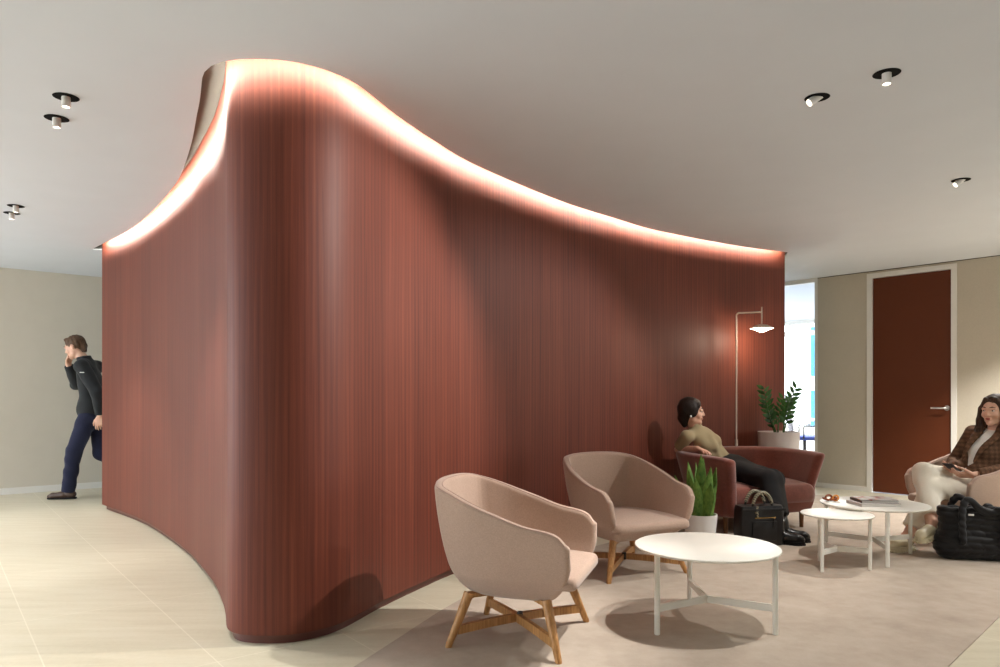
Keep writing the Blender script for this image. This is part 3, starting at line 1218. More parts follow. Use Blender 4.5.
class Tub:
    """upholstered shell: an upright wall along an open plan line, leaning out with height, on a rounded bowl"""
    def __init__(self, wall, tops, foot, zb, z0, zfloor, th, rnd, lean, bot, prof=None):
        tops = [tuple(p) for p in catmull(tops, 6)]
        self.W, self.foot = resample(np.array(wall, float), 60), resample(np.array(foot, float), 60, True)
        self.tops, self.zb, self.z0, self.zf, self.th, self.r, self.lean, self.bot = tops, zb, z0, zfloor, th, rnd, lean, bot
        self.c = np.array([0.0, 0.0])
        self.prof = None if prof is None else catmull(prof, 10)

    def scale(self, z):
        if self.prof is not None:
            return np.interp(z, self.prof[:, 0], self.prof[:, 1])
        u = np.clip((self.zb - z) / (self.zb - self.z0), 0, 1)
        lo = self.bot + (1 - self.bot) * np.sqrt(np.maximum(1 - u ** 2, 0.0))
        return np.where(z > self.zb, 1 + self.lean * (z - self.zb), lo)

    def flat(self, P, sc):
        """plan position brought back to the reference height; with a profile the arm fronts stay upright"""
        sy = sc if self.prof is None else np.where(P[..., 1] < 0, np.minimum(sc, 1.0), sc)
        return np.stack([P[..., 0] / sc, P[..., 1] / sy], -1)

    def top(self, t):
        return np.interp(t, [p[0] for p in self.tops], [p[1] for p in self.tops])

    def solid(self):
        S = Solid(0.012)
        hi = np.array([*(np.abs(self.W).max(0) * 1.35 + 0.08), 0.85])
        box = (-hi * [1, 1, 0] + [0, 0, self.z0 - 0.02], hi)

        def wall(P):
            sc = self.scale(P[..., 2])
            Q = self.flat(P, sc)
            d, t = seg_dist(Q, self.W)
            zt = self.top(t)
            w0 = d * np.minimum(sc, 1.0) - (self.th / 2 - self.r)
            zm, hz = (zt + self.z0) / 2, (zt - self.z0) / 2
            w1 = np.abs(P[..., 2] - zm) - (hz - self.r)
            return np.minimum(np.maximum(w0, w1), 0) + np.sqrt(np.maximum(w0, 0) ** 2 + np.maximum(w1, 0) ** 2) - self.r

        def bowl(P):
            sc = self.scale(P[..., 2])
            Q = self.flat(P, sc)
            d, _ = seg_dist(Q, self.foot, True)
            d = np.where(inside_plan(Q, self.foot), -d, d) * np.minimum(sc, 1.0)
            zm, hz = (self.zf + self.z0) / 2, (self.zf - self.z0) / 2
            rr = 0.008
            w0, w1 = d + rr, np.abs(P[..., 2] - zm) - (hz - rr)
            return np.minimum(np.maximum(w0, w1), 0) + np.sqrt(np.maximum(w0, 0) ** 2 + np.maximum(w1, 0) ** 2) - rr
        S.ops.append((wall, box[0], box[1], '+', 0.012))
        S.ops.append((bowl, box[0], box[1], '+', 0.014))
        return S

    def rim(self, side=1.0, lift=0.0):
        """line along the top edge of the wall, on its outer (side 1) or inner (-1) corner"""
        Wd = self.W
        T = np.gradient(Wd, axis=0)
        T /= np.linalg.norm(T, axis=1)[:, None]
        nn = np.stack([T[:, 1], -T[:, 0]], 1)
        if ((Wd - self.c) * nn).sum() < 0:
            nn = -nn
        zt = self.top(np.linspace(0, 1, len(Wd)))
        k_ = self.th / 2 - self.r * 0.3
        sc = self.scale(zt)
        sy = sc if self.prof is None else np.where(Wd[:, 1] < 0, np.minimum(sc, 1.0), sc)
        return np.c_[Wd * np.stack([sc, sy], 1) + nn * (side * k_), zt - self.r * 0.3 + lift]


def pad(plan, zlo, ztop, crown, edge=0.03, n_in=8, front_drop=0.0, yf=0.0):
    """seat pad over a closed plan curve with rounded edge and a crown"""
    cen = plan.mean(0)
    rings = []
    def drop(p):
        return front_drop * np.clip((-p[:, 1] + yf) / 0.25, 0, 1) ** 1.5
    for s, dz in ((0.97, 0.0), (1.0, 0.25), (1.0, 0.6)):
        p = cen + (plan - cen) * s
        rings.append(np.c_[p, zlo + (ztop - zlo) * dz - drop(p) * dz])
    for a in np.linspace(0.3, 1, 4) * PI / 2:
        w = np.linalg.norm(plan - cen, axis=1)
        p = cen + (plan - cen) * ((w - edge * (1 - math.cos(a))) / w)[:, None]
        rings.append(np.c_[p, zlo + (ztop - zlo) * (0.6 + 0.4 * math.sin(a)) - drop(p)])
    last = rings[-1][:, :2]
    for s in np.linspace(0.9, 0.0, n_in):
        p = cen + (last - cen) * max(s, 0.01)
        rings.append(np.c_[p, np.full(len(p), ztop) + crown * (1 - s * s) - drop(p)])
    return G().rings([[tuple(p) for p in r] for r in rings])


def mirror(P):
    P = [tuple(p) for p in P]
    return P + [(-p[0],) + p[1:] for p in reversed(P) if abs(p[0]) > 1e-6]


def half_line(ctrl, n=8):
    """smooth half plan line from the arm front to the middle of the back, mirrored to a whole"""
    c = catmull(ctrl, n)
    return np.vstack([c, c[::-1][1:] * [-1, 1]])


CHAIR_WALL = half_line([(0.296, -0.292), (0.300, -0.15), (0.300, 0.0), (0.283, 0.13), (0.246, 0.225), (0.222, 0.262), (0.175, 0.283), (0.085, 0.300), (0, 0.303)])
CHAIR_FOOT = half_line([(0.0, -0.312), (0.15, -0.312), (0.26, -0.306), (0.306, -0.285), (0.318, -0.15), (0.318, 0.0), (0.300, 0.14), (0.245, 0.262), (0.10, 0.318), (0, 0.322)])[:-1]
CHAIR_PROF = [(0.205, 0.50), (0.225, 0.60), (0.25, 0.715), (0.29, 0.835), (0.34, 0.935), (0.40, 1.0), (0.46, 1.043), (0.53, 1.085), (0.60, 1.118), (0.68, 1.146), (0.76, 1.163), (0.82, 1.17)]
CHAIR_TOPS = [(0, 0.506), (0.006, 0.521), (0.012, 0.532), (0.024, 0.546), (0.038, 0.555), (0.06, 0.563), (0.12, 0.582), (0.22, 0.640), (0.31, 0.700), (0.37, 0.732), (0.42, 0.744), (0.5, 0.748), (0.58, 0.744), (0.63, 0.732), (0.69, 0.700), (0.78, 0.640), (0.88, 0.582), (0.94, 0.563), (0.962, 0.555), (0.976, 0.546), (0.988, 0.532), (0.994, 0.521), (1, 0.506)]


def make_armchair(label):
    root = thing('tub_armchair', label, 'armchair', group='blush tub armchairs with oak legs')
    T_ = Tub(CHAIR_WALL, CHAIR_TOPS, CHAIR_FOOT, 0.40, 0.225, 0.335, 0.040, 0.018, 0.62, 0.55, CHAIR_PROF)
    solid('shell', T_.solid(), M['chair'], root, 0.006, 2, world=False)
    for sd_ in (1.0, -1.0):
        obj('piping', G().tube([tuple(p) for p in T_.rim(sd_, 0.002)], 0.0028, 6), M['seam'], root)
    plan = resample(half_line([(0.0, -0.330), (0.16, -0.330), (0.255, -0.326), (0.281, -0.30), (0.284, -0.16), (0.284, 0.0), (0.266, 0.13), (0.225, 0.21), (0.19, 0.255), (0.08, 0.280), (0, 0.284)])[:-1], 96, True)
    obj('seat', pad(plan, 0.300, 0.368, 0.016, 0.022, front_drop=0.016, yf=-0.1), M['chair'], root, auto=80)
    g = G()
    feet = [(-0.30, -0.26), (0.30, -0.26), (0.262, 0.26), (-0.262, 0.26)]
    tops = [(-0.215, -0.185), (0.215, -0.185), (0.195, 0.185), (-0.195, 0.185)]
    for (fx, fy), (tx, ty) in zip(feet, tops):
        g = G().tube([(fx, fy, 0.0), (fx, fy, 0.004), (fx + (tx - fx) * 0.5, fy + (ty - fy) * 0.5, 0.118), (tx, ty, 0.236)], [0.0135, 0.015, 0.0195, 0.0235], 16)
        obj('leg', g, M['oak'], root, auto=50)
    g = G()
    for i, j in ((0, 2), (1, 3)):
        a, b = Vector((*tops[i], 0.226)), Vector((*tops[j], 0.226))
        d = (b - a)
        g.box((a + b) / 2, (d.length + 0.02, 0.046, 0.02), math.atan2(d.y, d.x), 0.003)
    obj('seat_frame', g, M['oak'], root)
    for k_, (i, j) in enumerate(((0, 2), (1, 3))):
        def at(m_, z):
            f = z / 0.236
            return Vector((feet[m_][0] + (tops[m_][0] - feet[m_][0]) * f, feet[m_][1] + (tops[m_][1] - feet[m_][1]) * f, z))
        a, b = at(i, 0.072), at(j, 0.072)
        d = b - a
        sd = Vector((-d.y, d.x, 0)).normalized() * 0.0115
        rings2 = []
        for s in np.linspace(0.015, 0.985, 15):
            p = a + d * s + Vector((0, 0, 0.012 * math.sin(PI * s) + (0.0008 if k_ else 0)))
            hh = 0.019
            rings2.append([p - sd + Vector((0, 0, -hh)), p + sd + Vector((0, 0, -hh)), p + sd + Vector((0, 0, hh)), p - sd + Vector((0, 0, hh))])
        obj('stretcher', G().rings(rings2), M['oak'], root)
    g = G().lathe([(0, 0.066), (0.012, 0.066), (0.014, 0.07), (0.014, 0.108), (0.012, 0.112), (0, 0.112)], n=16)
    obj('hub', g, M['black'], root)
    return root


chair0 = make_armchair('empty blush tub armchair closest to the timber wall tip, seen from its back and side')
chair0.location = (0.095, 3.445, 0.004)
chair0.rotation_euler.z = math.radians(72)
chair1 = copy_tree(chair0)
chair1['label'] = 'empty blush tub armchair beside the snake plant, its open front facing the camera'
chair1.location = (0.815, 4.76, 0.004)
chair1.rotation_euler.z = math.radians(26)
chair2 = copy_tree(chair0)
chair2['label'] = 'blush tub armchair occupied by the woman in the tweed jacket'
chair2.location = (3.655, 5.64, 0.004)
chair2.rotation_euler.z = math.radians(-79.6)

# ------------------------------------------------------------------ russet loveseat
SOFA_WALL = catmull([(-0.43, -0.385), (-0.465, -0.20), (-0.475, 0.0), (-0.44, 0.17), (-0.34, 0.265), (-0.15, 0.305), (0.0, 0.31), (0.18, 0.305), (0.36, 0.27), (0.465, 0.17), (0.503, 0.0), (0.500, -0.16), (0.488, -0.285)], 8)
SOFA_FOOT = catmull([(-0.50, -0.33), (-0.40, -0.345), (0.0, -0.345), (0.42, -0.345), (0.52, -0.32), (0.548, -0.15), (0.545, 0.02), (0.50, 0.20), (0.38, 0.31), (0.18, 0.352), (-0.15, 0.352), (-0.36, 0.305), (-0.48, 0.20), (-0.52, 0.0), (-0.52, -0.20)], 6, True)
SOFA_TOPS = [(0, 0.628), (0.05, 0.640), (0.3, 0.660), (0.5, 0.668), (0.75, 0.664), (0.95, 0.652), (1, 0.645)]
sofa = thing('loveseat', 'russet velvet loveseat with curved back carrying the woman in the olive tee', 'sofa')
T_ = Tub(SOFA_WALL, SOFA_TOPS, SOFA_FOOT, 0.36, 0.135, 0.30, 0.088, 0.034, 0.52, 0.88)
solid('shell', T_.solid(), M['velvet'], sofa, 0.008, 2, world=False)
plan = resample(catmull([(-0.425, -0.385), (-0.36, -0.405), (0.0, -0.41), (0.38, -0.405), (0.445, -0.37), (0.46, -0.16), (0.462, 0.0), (0.43, 0.145), (0.35, 0.225), (0.18, 0.262), (-0.15, 0.262), (-0.32, 0.225), (-0.40, 0.15), (-0.432, 0.0), (-0.428, -0.2)], 8, True), 110, True)
obj('seat_cushion', pad(plan, 0.235, 0.408, 0.022, 0.06, front_drop=0.02, yf=-0.1), M['velvet'], sofa, auto=80)
for fx, fy in ((-0.40, -0.28), (0.40, -0.28), (0.36, 0.25), (-0.36, 0.25)):
    obj('leg', G().tube([(fx, fy, 0.0), (fx, fy, 0.145)], [0.016, 0.022], 14), M['oakdark'], sofa)
sofa.location = (2.15, 6.43, 0.004)
sofa.rotation_euler.z = math.radians(20.8)


# ------------------------------------------------------------------ round tables
def make_table(label, x, y, rz, R, h, lr, leg_r, bar_h, group=None, base_z=0.004):
    root = thing('round_table', label, 'table', (x, y, base_z), rz, 'white three legged round tables')
    t = 0.014
    obj('tabletop', G().lathe([(0, h - t), (R - 0.008, h - t), (R - 0.003, h - t + 0.003), (R, h - 0.006), (R - 0.001, h - 0.002), (R - 0.004, h), (0, h)], n=96), M['table'], root, auto=40)
    pts = []
    for k in range(3):
        a = 2 * PI * k / 3
        p = Vector((lr * math.cos(a), lr * math.sin(a), 0))
        pts.append(p)
        obj('leg', G().lathe([(0, 0), (leg_r - 0.002, 0), (leg_r, 0.002), (leg_r, h - t)], p, 20), M['table'], root, auto=40)
    g = G()
    z0, z1 = bar_h - 0.017, bar_h + 0.017
    for k, p in enumerate(pts):
        d = p.normalized()
        s = Vector((-d.y, d.x, 0)) * 0.006
        rr = []
        for u in np.linspace(0.0, 1.0, 9):
            q = d * ((lr - leg_r * 0.6) * u)
            rr.append([q - s + Vector((0, 0, z0)), q + s + Vector((0, 0, z0)), q + s + Vector((0, 0, z1)), q - s + Vector((0, 0, z1))])
        g.rings(rr)
    obj('stretcher', g, M['table'], root, smooth=False)
    return root


make_table('white round coffee table standing alone in front of the two empty armchairs', 1.03, 3.615, math.radians(90), 0.352, 0.392, 0.325, 0.0135, 0.125)
make_table('larger white round table with the magazines, overlapping the lower one', 2.646, 5.13, math.radians(17), 0.352, 0.380, 0.325, 0.0135, 0.125)
make_table('smallest white round table, tucked under the edge of the magazine table', 2.235, 4.81, math.radians(98.8), 0.225, 0.360, 0.197, 0.0115, 0.125)


# things on the magazine table
TZ = 0.3842
def slab_thing(name, label, cat, c, size, rz, z, cover, pages, spine=True):
    root = thing(name, label, cat, (c[0], c[1], z), rz, 'reading matter on the larger nested table')
    w_, d_, t_ = size
    g = G().box((0, 0, t_ * 0.06), (w_, d_, t_ * 0.12)).box((0, 0, t_ * 0.94), (w_, d_, t_ * 0.12)).box((-w_ / 2 + 0.001, 0, t_ / 2), (0.002, d_, t_))
    obj('cover', g, cover, root, smooth=False)
    obj('pages', G().box((0.001, 0, t_ / 2), (w_ - 0.006, d_ - 0.006, t_ * 0.76)), pages, root, smooth=False)
    return root


slab_thing('book', 'thick pale book at the bottom of the stack on the larger nested table', 'book', (2.605, 5.06), (0.275, 0.21, 0.020), 0.03, TZ, M['bookpale'], M['paper'])
slab_thing('book', 'dark covered book in the middle of the stack on the larger nested table', 'book', (2.62, 5.08), (0.25, 0.19, 0.016), -0.05, TZ + 0.0202, M['bookdark'], M['paper'])
slab_thing('magazine', 'white magazine with printed cover on top of the stack', 'magazine', (2.625, 5.085), (0.19, 0.245, 0.006), 1.45, TZ + 0.0364, M['cover'], M['paper'])

knot = thing('chain_ornament', 'small red brown wooden chain link ornament on the magazine table', 'ornament', (2.385, 5.235, TZ + 0.0022), 0.2)
def link_ring(c, rot, a, b, r):
    pts = []
    for k in range(25):
        t = 2 * PI * k / 24
        pts.append(rot @ Vector((a * math.cos(t), b * math.sin(t), 0)) + Vector(c))
    return G().tube(pts, r, 10, cap=False)
for c, rot, mt in (((-0.052, 0.0, 0.018), Matrix.Rotation(0.35, 3, 'Y') @ Matrix.Rotation(0.4, 3, 'Z'), 'amber'),
                   ((-0.012, 0.01, 0.033), Matrix.Rotation(1.25, 3, 'X') @ Matrix.Rotation(0.2, 3, 'Z'), 'amber'),
                   ((0.03, -0.005, 0.018), Matrix.Rotation(-0.3, 3, 'Y') @ Matrix.Rotation(-0.3, 3, 'Z'), 'amber'),
                   ((0.062, 0.0, 0.026), Matrix.Rotation(1.1, 3, 'X') @ Matrix.Rotation(0.5, 3, 'Z'), 'amberlight')):
    c = tuple(0.7 * q for q in c)
    obj('link', link_ring(c, rot, 0.0255, 0.017, 0.0068), M[mt], knot)


# ------------------------------------------------------------------ plants
def blade(g_, base, top, w, twist, bend, cup=0.25, n=9):
    base, top = Vector(base), Vector(top)
    ax = (top - base).normalized()
    s0 = ax.cross(Vector((math.cos(twist), math.sin(twist), 0))).normalized()
    fr = s0.cross(ax)
    f, b_ = [], []
    for i in range(n + 1):
        u = i / n
        p = base.lerp(top, u) + fr * (bend * math.sin(PI * u * 0.8))
        ww = w * (0.62 + 0.38 * math.sin(PI * min(1, u * 1.15) * 0.75)) * (1 - max(0, (u - 0.55) / 0.45) ** 1.6)
        ww = max(ww, 0.0006)
        row = []
        for k_ in (-1, -0.5, 0, 0.5, 1):
            row.append(p + s0 * (ww * k_) + fr * (ww * cup * k_ * k_))
        th = fr * 0.0028
        ring = [q + th for q in row] + [q - th for q in reversed(row)]
        f.append(ring)
    g_.rings(f)


snake = thing('snake_plant', 'snake plant with upright green sword leaves in a white pot beside the loveseat arm', 'potted plant', (1.47, 5.32, 0.004))
obj('pot', G().lathe([(0, 0), (0.088, 0), (0.096, 0.006), (0.122, 0.268), (0.122, 0.274), (0.114, 0.274), (0.110, 0.245), (0, 0.245)], n=56), M['pot'], snake, auto=40)
obj('soil', G().lathe([(0, 0.246), (0.109, 0.246), (0.109, 0.25), (0, 0.256)], n=40), M['soil'], snake)
for i, (bx, by, tx, ty, hh, ww) in enumerate([(0.0, -0.01, 0.0, -0.02, 0.47, 0.034), (-0.03, 0.02, -0.075, 0.03, 0.41, 0.030), (0.03, -0.03, 0.055, -0.05, 0.38, 0.032),
                                             (0.05, 0.01, 0.10, 0.0, 0.37, 0.026), (-0.05, -0.02, -0.085, -0.04, 0.36, 0.028), (0.015, 0.04, 0.04, 0.07, 0.43, 0.028),
                                             (-0.02, -0.05, -0.045, -0.075, 0.30, 0.032), (0.02, -0.06, 0.05, -0.085, 0.27, 0.034), (0.06, -0.04, 0.085, -0.06, 0.25, 0.028),
                                             (-0.06, 0.02, -0.155, 0.04, 0.31, 0.022), (-0.005, 0.03, -0.02, 0.06, 0.40, 0.030), (0.065, 0.03, 0.105, 0.05, 0.30, 0.026)]):
    g = G()
    blade(g, (bx, by, 0.245), (tx * 1.15, ty, 0.245 + hh), ww * 1.2, random.uniform(-0.9, 0.9) + PI / 2, random.uniform(-0.012, 0.02))
    obj('leaf', g, M['snake'], snake)

zz = thing('zz_plant', 'dark green plant with feathered stems in a tall pale planter behind the loveseat', 'potted plant', (2.775, 7.22, 0.0))
obj('planter', G().lathe([(0, 0), (0.155, 0), (0.16, 0.004), (0.198, 0.785), (0.198, 0.79), (0.188, 0.79), (0.184, 0.75), (0, 0.75)], n=64), M['planter'], zz, auto=40)
obj('soil', G().lathe([(0, 0.751), (0.183, 0.751), (0.183, 0.755), (0, 0.765)], n=40), M['soil'], zz)
def frond(base, tip, bow, n_leaf, leaf):
    base, tip = Vector(base), Vector(tip)
    side = Vector((bow[0], bow[1], 0))
    pts = [base.lerp(tip, u) + side * math.sin(PI * u * 0.85) for u in np.linspace(0, 1, 10)]
    g_ = G().tube(pts, list(np.linspace(0.0085, 0.003, 10)), 8)
    lf = G()
    for i in range(n_leaf):
        u = 0.30 + 0.68 * i / (n_leaf - 1)
        q = u * 9
        k_ = min(int(q), 8)
        p = pts[k_].lerp(pts[k_ + 1], q - k_)
        ax = (pts[k_ + 1] - pts[k_]).normalized()
        ref = Vector((0.1, -1, 0.1)).normalized()
        sd = ax.cross(ref).normalized() * (1 if i % 2 else -1)
        d = (sd * 0.85 + ax * 0.55 + Vector((0, random.uniform(-0.35, 0.35), 0.05))).normalized()
        L = leaf * (1.05 - 0.35 * abs(u - 0.6)) * random.uniform(0.9, 1.1)
        nrm = d.cross(ax).normalized()
        wv = nrm.cross(d).normalized()
        rr = []
        for t_ in np.linspace(0, 1, 6):
            ww = 0.30 * L * math.sin(PI * (0.06 + 0.92 * t_) ** 0.8) * 0.75
            c_ = p + d * (L * t_) + nrm * (0.08 * L * t_ * t_)
            rr.append([c_ - wv * ww + nrm * 0.25 * ww, c_ - nrm * 0.001, c_ + wv * ww + nrm * 0.25 * ww, c_ + nrm * 0.0015])
        lf.rings(rr)
    st = obj('stem', g_, M['zzstem'], zz)
    o_ = obj('foliage', lf, M['zz'], st, auto=60)
for a in (((-0.03, 0.0, 0.75), (-0.155, -0.05, 1.225), (-0.02, 0.0), 15, 0.092),
          ((0.035, -0.02, 0.75), (0.175, -0.06, 1.235), (-0.045, 0.0), 15, 0.092),
          ((0.0, 0.02, 0.75), (0.075, 0.05, 1.13), (-0.02, 0.0), 13, 0.080),
          ((-0.02, -0.03, 0.75), (-0.085, 0.0, 1.05), (-0.02, 0.0), 11, 0.072),
          ((0.05, 0.02, 0.75), (0.16, 0.06, 1.09), (0.0, 0.0), 11, 0.078)):
    frond(*a)

# ------------------------------------------------------------------ floor lamp behind the loveseat
lamp = thing('floor_lamp', 'thin cream floor lamp with a bracket arm and a lit shallow glass dish', 'floor lamp', (2.305, 7.07, 0.0))
obj('base', G().lathe([(0, 0), (0.088, 0), (0.09, 0.003), (0.09, 0.012), (0.085, 0.016), (0.012, 0.018), (0, 0.018)], n=40), M['lampwhite'], lamp, auto=40)
TOPZ = 1.955
pts = [(0, 0, 0.017), (0, 0, TOPZ - 0.03)] + [(0.03 - 0.03 * math.cos(a), 0, TOPZ - 0.03 + 0.03 * math.sin(a)) for a in np.linspace(0.2, PI / 2, 6)] + [(0.235, -0.02, TOPZ + 0.005)]
obj('pole', G().tube(pts, 0.0075, 12), M['lampwhite'], lamp)
obj('switch', G().tube([(0, 0, 0.66), (0, 0, 0.72)], 0.013, 14), M['lampwhite'], lamp)
cx_, cy_ = 0.24, -0.02
obj('stem', G().tube([(cx_, cy_, TOPZ + 0.055), (cx_, cy_, 1.83)], 0.0065, 12), M['lampwhite'], lamp)
obj('shade', G().lathe([(0.0, 1.842), (0.02, 1.842), (0.06, 1.832), (0.108, 1.806), (0.112, 1.801), (0.110, 1.800), (0.06, 1.822), (0.02, 1.832), (0, 1.832)], (cx_, cy_, 0), 48), M['lampwhite'], lamp, auto=40)
obj('diffuser', G().lathe([(0.0, 1.765), (0.018, 1.767), (0.04, 1.776), (0.075, 1.792), (0.106, 1.7995), (0.06, 1.8195), (0.0, 1.829)], (cx_, cy_, 0), 48), M['diffuser'], lamp, auto=60)
pl = bpy.data.lights.new('lamp_bulb', 'POINT')
pl.energy = 9
pl.color = (1.0, 0.80, 0.60)
pl.shadow_soft_size = 0.05
po = bpy.data.objects.new('lamp_bulb', pl)
COL.objects.link(po)
po.parent = lamp
po.location = (cx_, cy_, 1.70)

# ------------------------------------------------------------------ the office beyond the glass
desk = thing('office_desk', 'white desk in the office behind the glass', 'desk', (5.35, 12.95, 0), RA)
obj('desktop', G().box((0, 0, 0.735), (1.6, 0.75, 0.028), bevel=0.004), M['white'], desk, auto=40)
for sx in (-0.72, 0.72):
    for sy in (-0.31, 0.31):
        obj('leg', G().box((sx, sy, 0.36), (0.045, 0.045, 0.72), bevel=0.003), M['white'], desk, auto=40)


def office_chair(label, x, y, rz):
    root = thing('office_chair', label, 'office chair', (x, y, 0), rz)
    S = Solid(0.02).box((0, 0, 0.47), (0.235, 0.23, 0.035), rad=0.033)
    solid('seat', S, M['blueseat'], root, 0.01, world=False)
    S = Solid(0.02)
    for k_ in range(6):
        u = k_ / 5
        S.box((0, 0.21 + 0.05 * u, 0.60 + 0.42 * u), (0.215 - 0.03 * u, 0.018, 0.06), rad=0.017)
    solid('backrest', S, M['mesh_grey'], root, 0.01, world=False)
    for s in (-1, 1):
        obj('armrest', G().tube([(s * 0.22, 0.05, 0.46), (s * 0.275, 0.05, 0.47), (s * 0.285, 0.05, 0.66), (s * 0.28, -0.13, 0.67)], 0.013, 8), M['black'], root)
    obj('column', G().tube([(0, 0, 0.1), (0, 0, 0.44)], 0.025, 12), M['black'], root)
    g_ = G()
    for k_ in range(5):
        a = 2 * PI * k_ / 5 + 0.3
        g_.tube([(0, 0, 0.11), (0.29 * math.cos(a), 0.29 * math.sin(a), 0.065)], [0.022, 0.014], 8)
    obj('base', g_, M['black'], root)
    for k_ in range(5):
        a = 2 * PI * k_ / 5 + 0.3
        c_ = Vector((0.29 * math.cos(a), 0.29 * math.sin(a), 0.028))
        obj('caster', G().tube([c_ + Vector((0, -0.02, 0)), c_ + Vector((0, 0.02, 0))], 0.028, 14), M['black'], root)
    return root


office_chair('blue seated office chair with grey back behind the glass, near the tall planter', 5.0, 11.9, math.radians(75))


# ------------------------------------------------------------------ people
def nrm(v):
    v = np.array(v, float)
    return v / np.linalg.norm(v)


def frame(f, up=(0, 0, 1)):
    """axes (to the person's left, forward, up) for a facing direction"""
    f = nrm(f)
    s = nrm(np.cross(up, f))
    return s, f, np.cross(f, s)


def head(S, c, ax, k=1.0, fem=True):
    """skull, face, nose, lips, ears; c is the middle of the head, ax = (left, forward, up)"""
    s, f, u = ax
    c = np.array(c, float)
    p = lambda a, b, d: c + (s * a + f * b + u * d) * k
    S.ell(p(0, -0.016, 0.030), np.array([0.073, 0.092, 0.083]) * k, ax, 0.02)
    S.ell(p(0, 0.022, -0.018), np.array([0.061, 0.070, 0.082]) * k, ax, 0.025)
    jw = 0.036 if fem else 0.043
    S.cap(p(-jw, 0.014, -0.070), p(0, 0.062, -0.092), 0.026 * k, 0.019 * k, 0.02)
    S.cap(p(jw, 0.014, -0.070), p(0, 0.062, -0.092), 0.026 * k, 0.019 * k, 0.02)
    S.ell(p(0, 0.066, -0.092), np.array([0.019, 0.016, 0.015]) * k, ax, 0.015)
    for q in (-1, 1):
        S.ell(p(q * 0.031, 0.098, 0.006), np.array([0.018, 0.018, 0.012]) * k, ax, 0.012, sub=True)
        S.ell(p(q * 0.040, 0.060, -0.030), np.array([0.020, 0.018, 0.018]) * k, ax, 0.02)
        S.cap(p(q * 0.018, 0.0865, 0.0115), p(q * 0.044, 0.078, 0.0105), 0.0058 * k, 0.005 * k, 0.005)
        S.cap(p(q * 0.012, 0.087, 0.022), p(q * 0.046, 0.074, 0.022), 0.0085 * k, 0.006 * k, 0.012)
        S.ell(p(q * 0.075, -0.012, -0.005), np.array([0.010, 0.020, 0.030]) * k, ax, 0.008)
    S.cap(p(0, 0.085, 0.012), p(0, 0.1035, -0.024), 0.0075 * k, 0.0098 * k, 0.012)
    S.ell(p(0.009, 0.094, -0.029), np.array([0.009, 0.010, 0.008]) * k, ax, 0.006)
    S.ell(p(-0.009, 0.094, -0.029), np.array([0.009, 0.010, 0.008]) * k, ax, 0.006)
    S.ell(p(0, 0.087, -0.054), np.array([0.021, 0.010, 0.006]) * k, ax, 0.006)
    S.ell(p(0, 0.085, -0.064), np.array([0.018, 0.010, 0.006]) * k, ax, 0.006)
    return p


def face_parts(root, p, ax, k=1.0, brow='hair_dark'):
    for q in (-1, 1):
        S = Solid(0).ell(p(q * 0.031, 0.0800, 0.004), np.array([0.0135, 0.0085, 0.0058]) * k, ax)
        e = solid('eye', S, M['eyewhite'], root, 0.0025, 1)
        d = nrm(p(q * 0.031, 1.0, 0.005) - p(q * 0.031, 0, 0.005))
        S = Solid(0).ell(p(q * 0.031, 0.0862, 0.0045), np.array([0.0056, 0.0036, 0.0050]) * k, ax)
        solid('iris', S, M['iris'], e, 0.0015, 1)
        S = Solid(0.004).cap(p(q * 0.014, 0.0905, 0.028), p(q * 0.030, 0.087, 0.033), 0.0032 * k, 0.0034 * k).cap(p(q * 0.030, 0.087, 0.033), p(q * 0.048, 0.0745, 0.029), 0.0034 * k, 0.002 * k)
        solid('eyebrow', S, M[brow], root, 0.002, 1)
    S = Solid(0.004).ell(p(0, 0.0925, -0.0545), np.array([0.020, 0.006, 0.0042]) * k, ax).ell(p(0, 0.0905, -0.0632), np.array([0.017, 0.0065, 0.0045]) * k, ax)
    solid('lips', S, M['lip'], root, 0.002, 1)


def hand(S, wrist, d, back, thumb, curl=(0.35, 0.45, 0.35), k=1.0, spread=1.0):
    """palm, four fingers and a thumb; d points to the fingertips, back out of the back of the hand, thumb to the thumb side"""
    w = np.array(wrist, float)
    d = nrm(d)
    back = nrm(np.array(back) - d * np.dot(back, d))
    t = np.cross(d, back)
    t = t if np.dot(t, thumb) > 0 else -t
    kk = 0.006
    offs = [0.030, 0.0105, -0.0095, -0.028]
    lens = [0.066, 0.074, 0.069, 0.054]
    plen = [0.086, 0.089, 0.084, 0.077]
    rot = lambda a: (lambda v, b: (v * math.cos(a) - b * math.sin(a), b * math.cos(a) + v * math.sin(a)))
    for i in range(4):
        root_ = w + (d * plen[i] + t * offs[i]) * k
        S.cap(w + (d * 0.012 + t * offs[i] * 0.62) * k, root_, 0.0150 * k, 0.0112 * k, 0.010)
        v, b = d + t * (offs[i] * 1.8 * spread), back
        v = nrm(v)
        a0 = root_
        for j, (fr_, r0, r1) in enumerate(((0.45, 0.0094, 0.0084), (0.30, 0.0084, 0.0076), (0.25, 0.0076, 0.0062))):
            a = curl[j] * (1 + 0.12 * i)
            v, b = rot(a)(v, b)
            a1 = a0 + v * (lens[i] * fr_ * k)
            S.cap(a0, a1, r0 * k, r1 * k, 0.003)
            a0 = a1
    r0 = w + (d * 0.022 + t * 0.024 - back * 0.004) * k
    r1 = r0 + nrm(d * 0.75 + t * 0.62 - back * 0.25) * (0.042 * k)
    r2 = r1 + nrm(d * 0.92 + t * 0.30 - back * 0.35) * (0.032 * k)
    r3 = r2 + nrm(d * 0.97 + t * 0.05 - back * 0.40) * (0.026 * k)
    S.cap(r0, r1, 0.0155 * k, 0.0108 * k, 0.009).cap(r1, r2, 0.0104 * k, 0.0092 * k, 0.004).cap(r2, r3, 0.0092 * k, 0.0070 * k, 0.003)


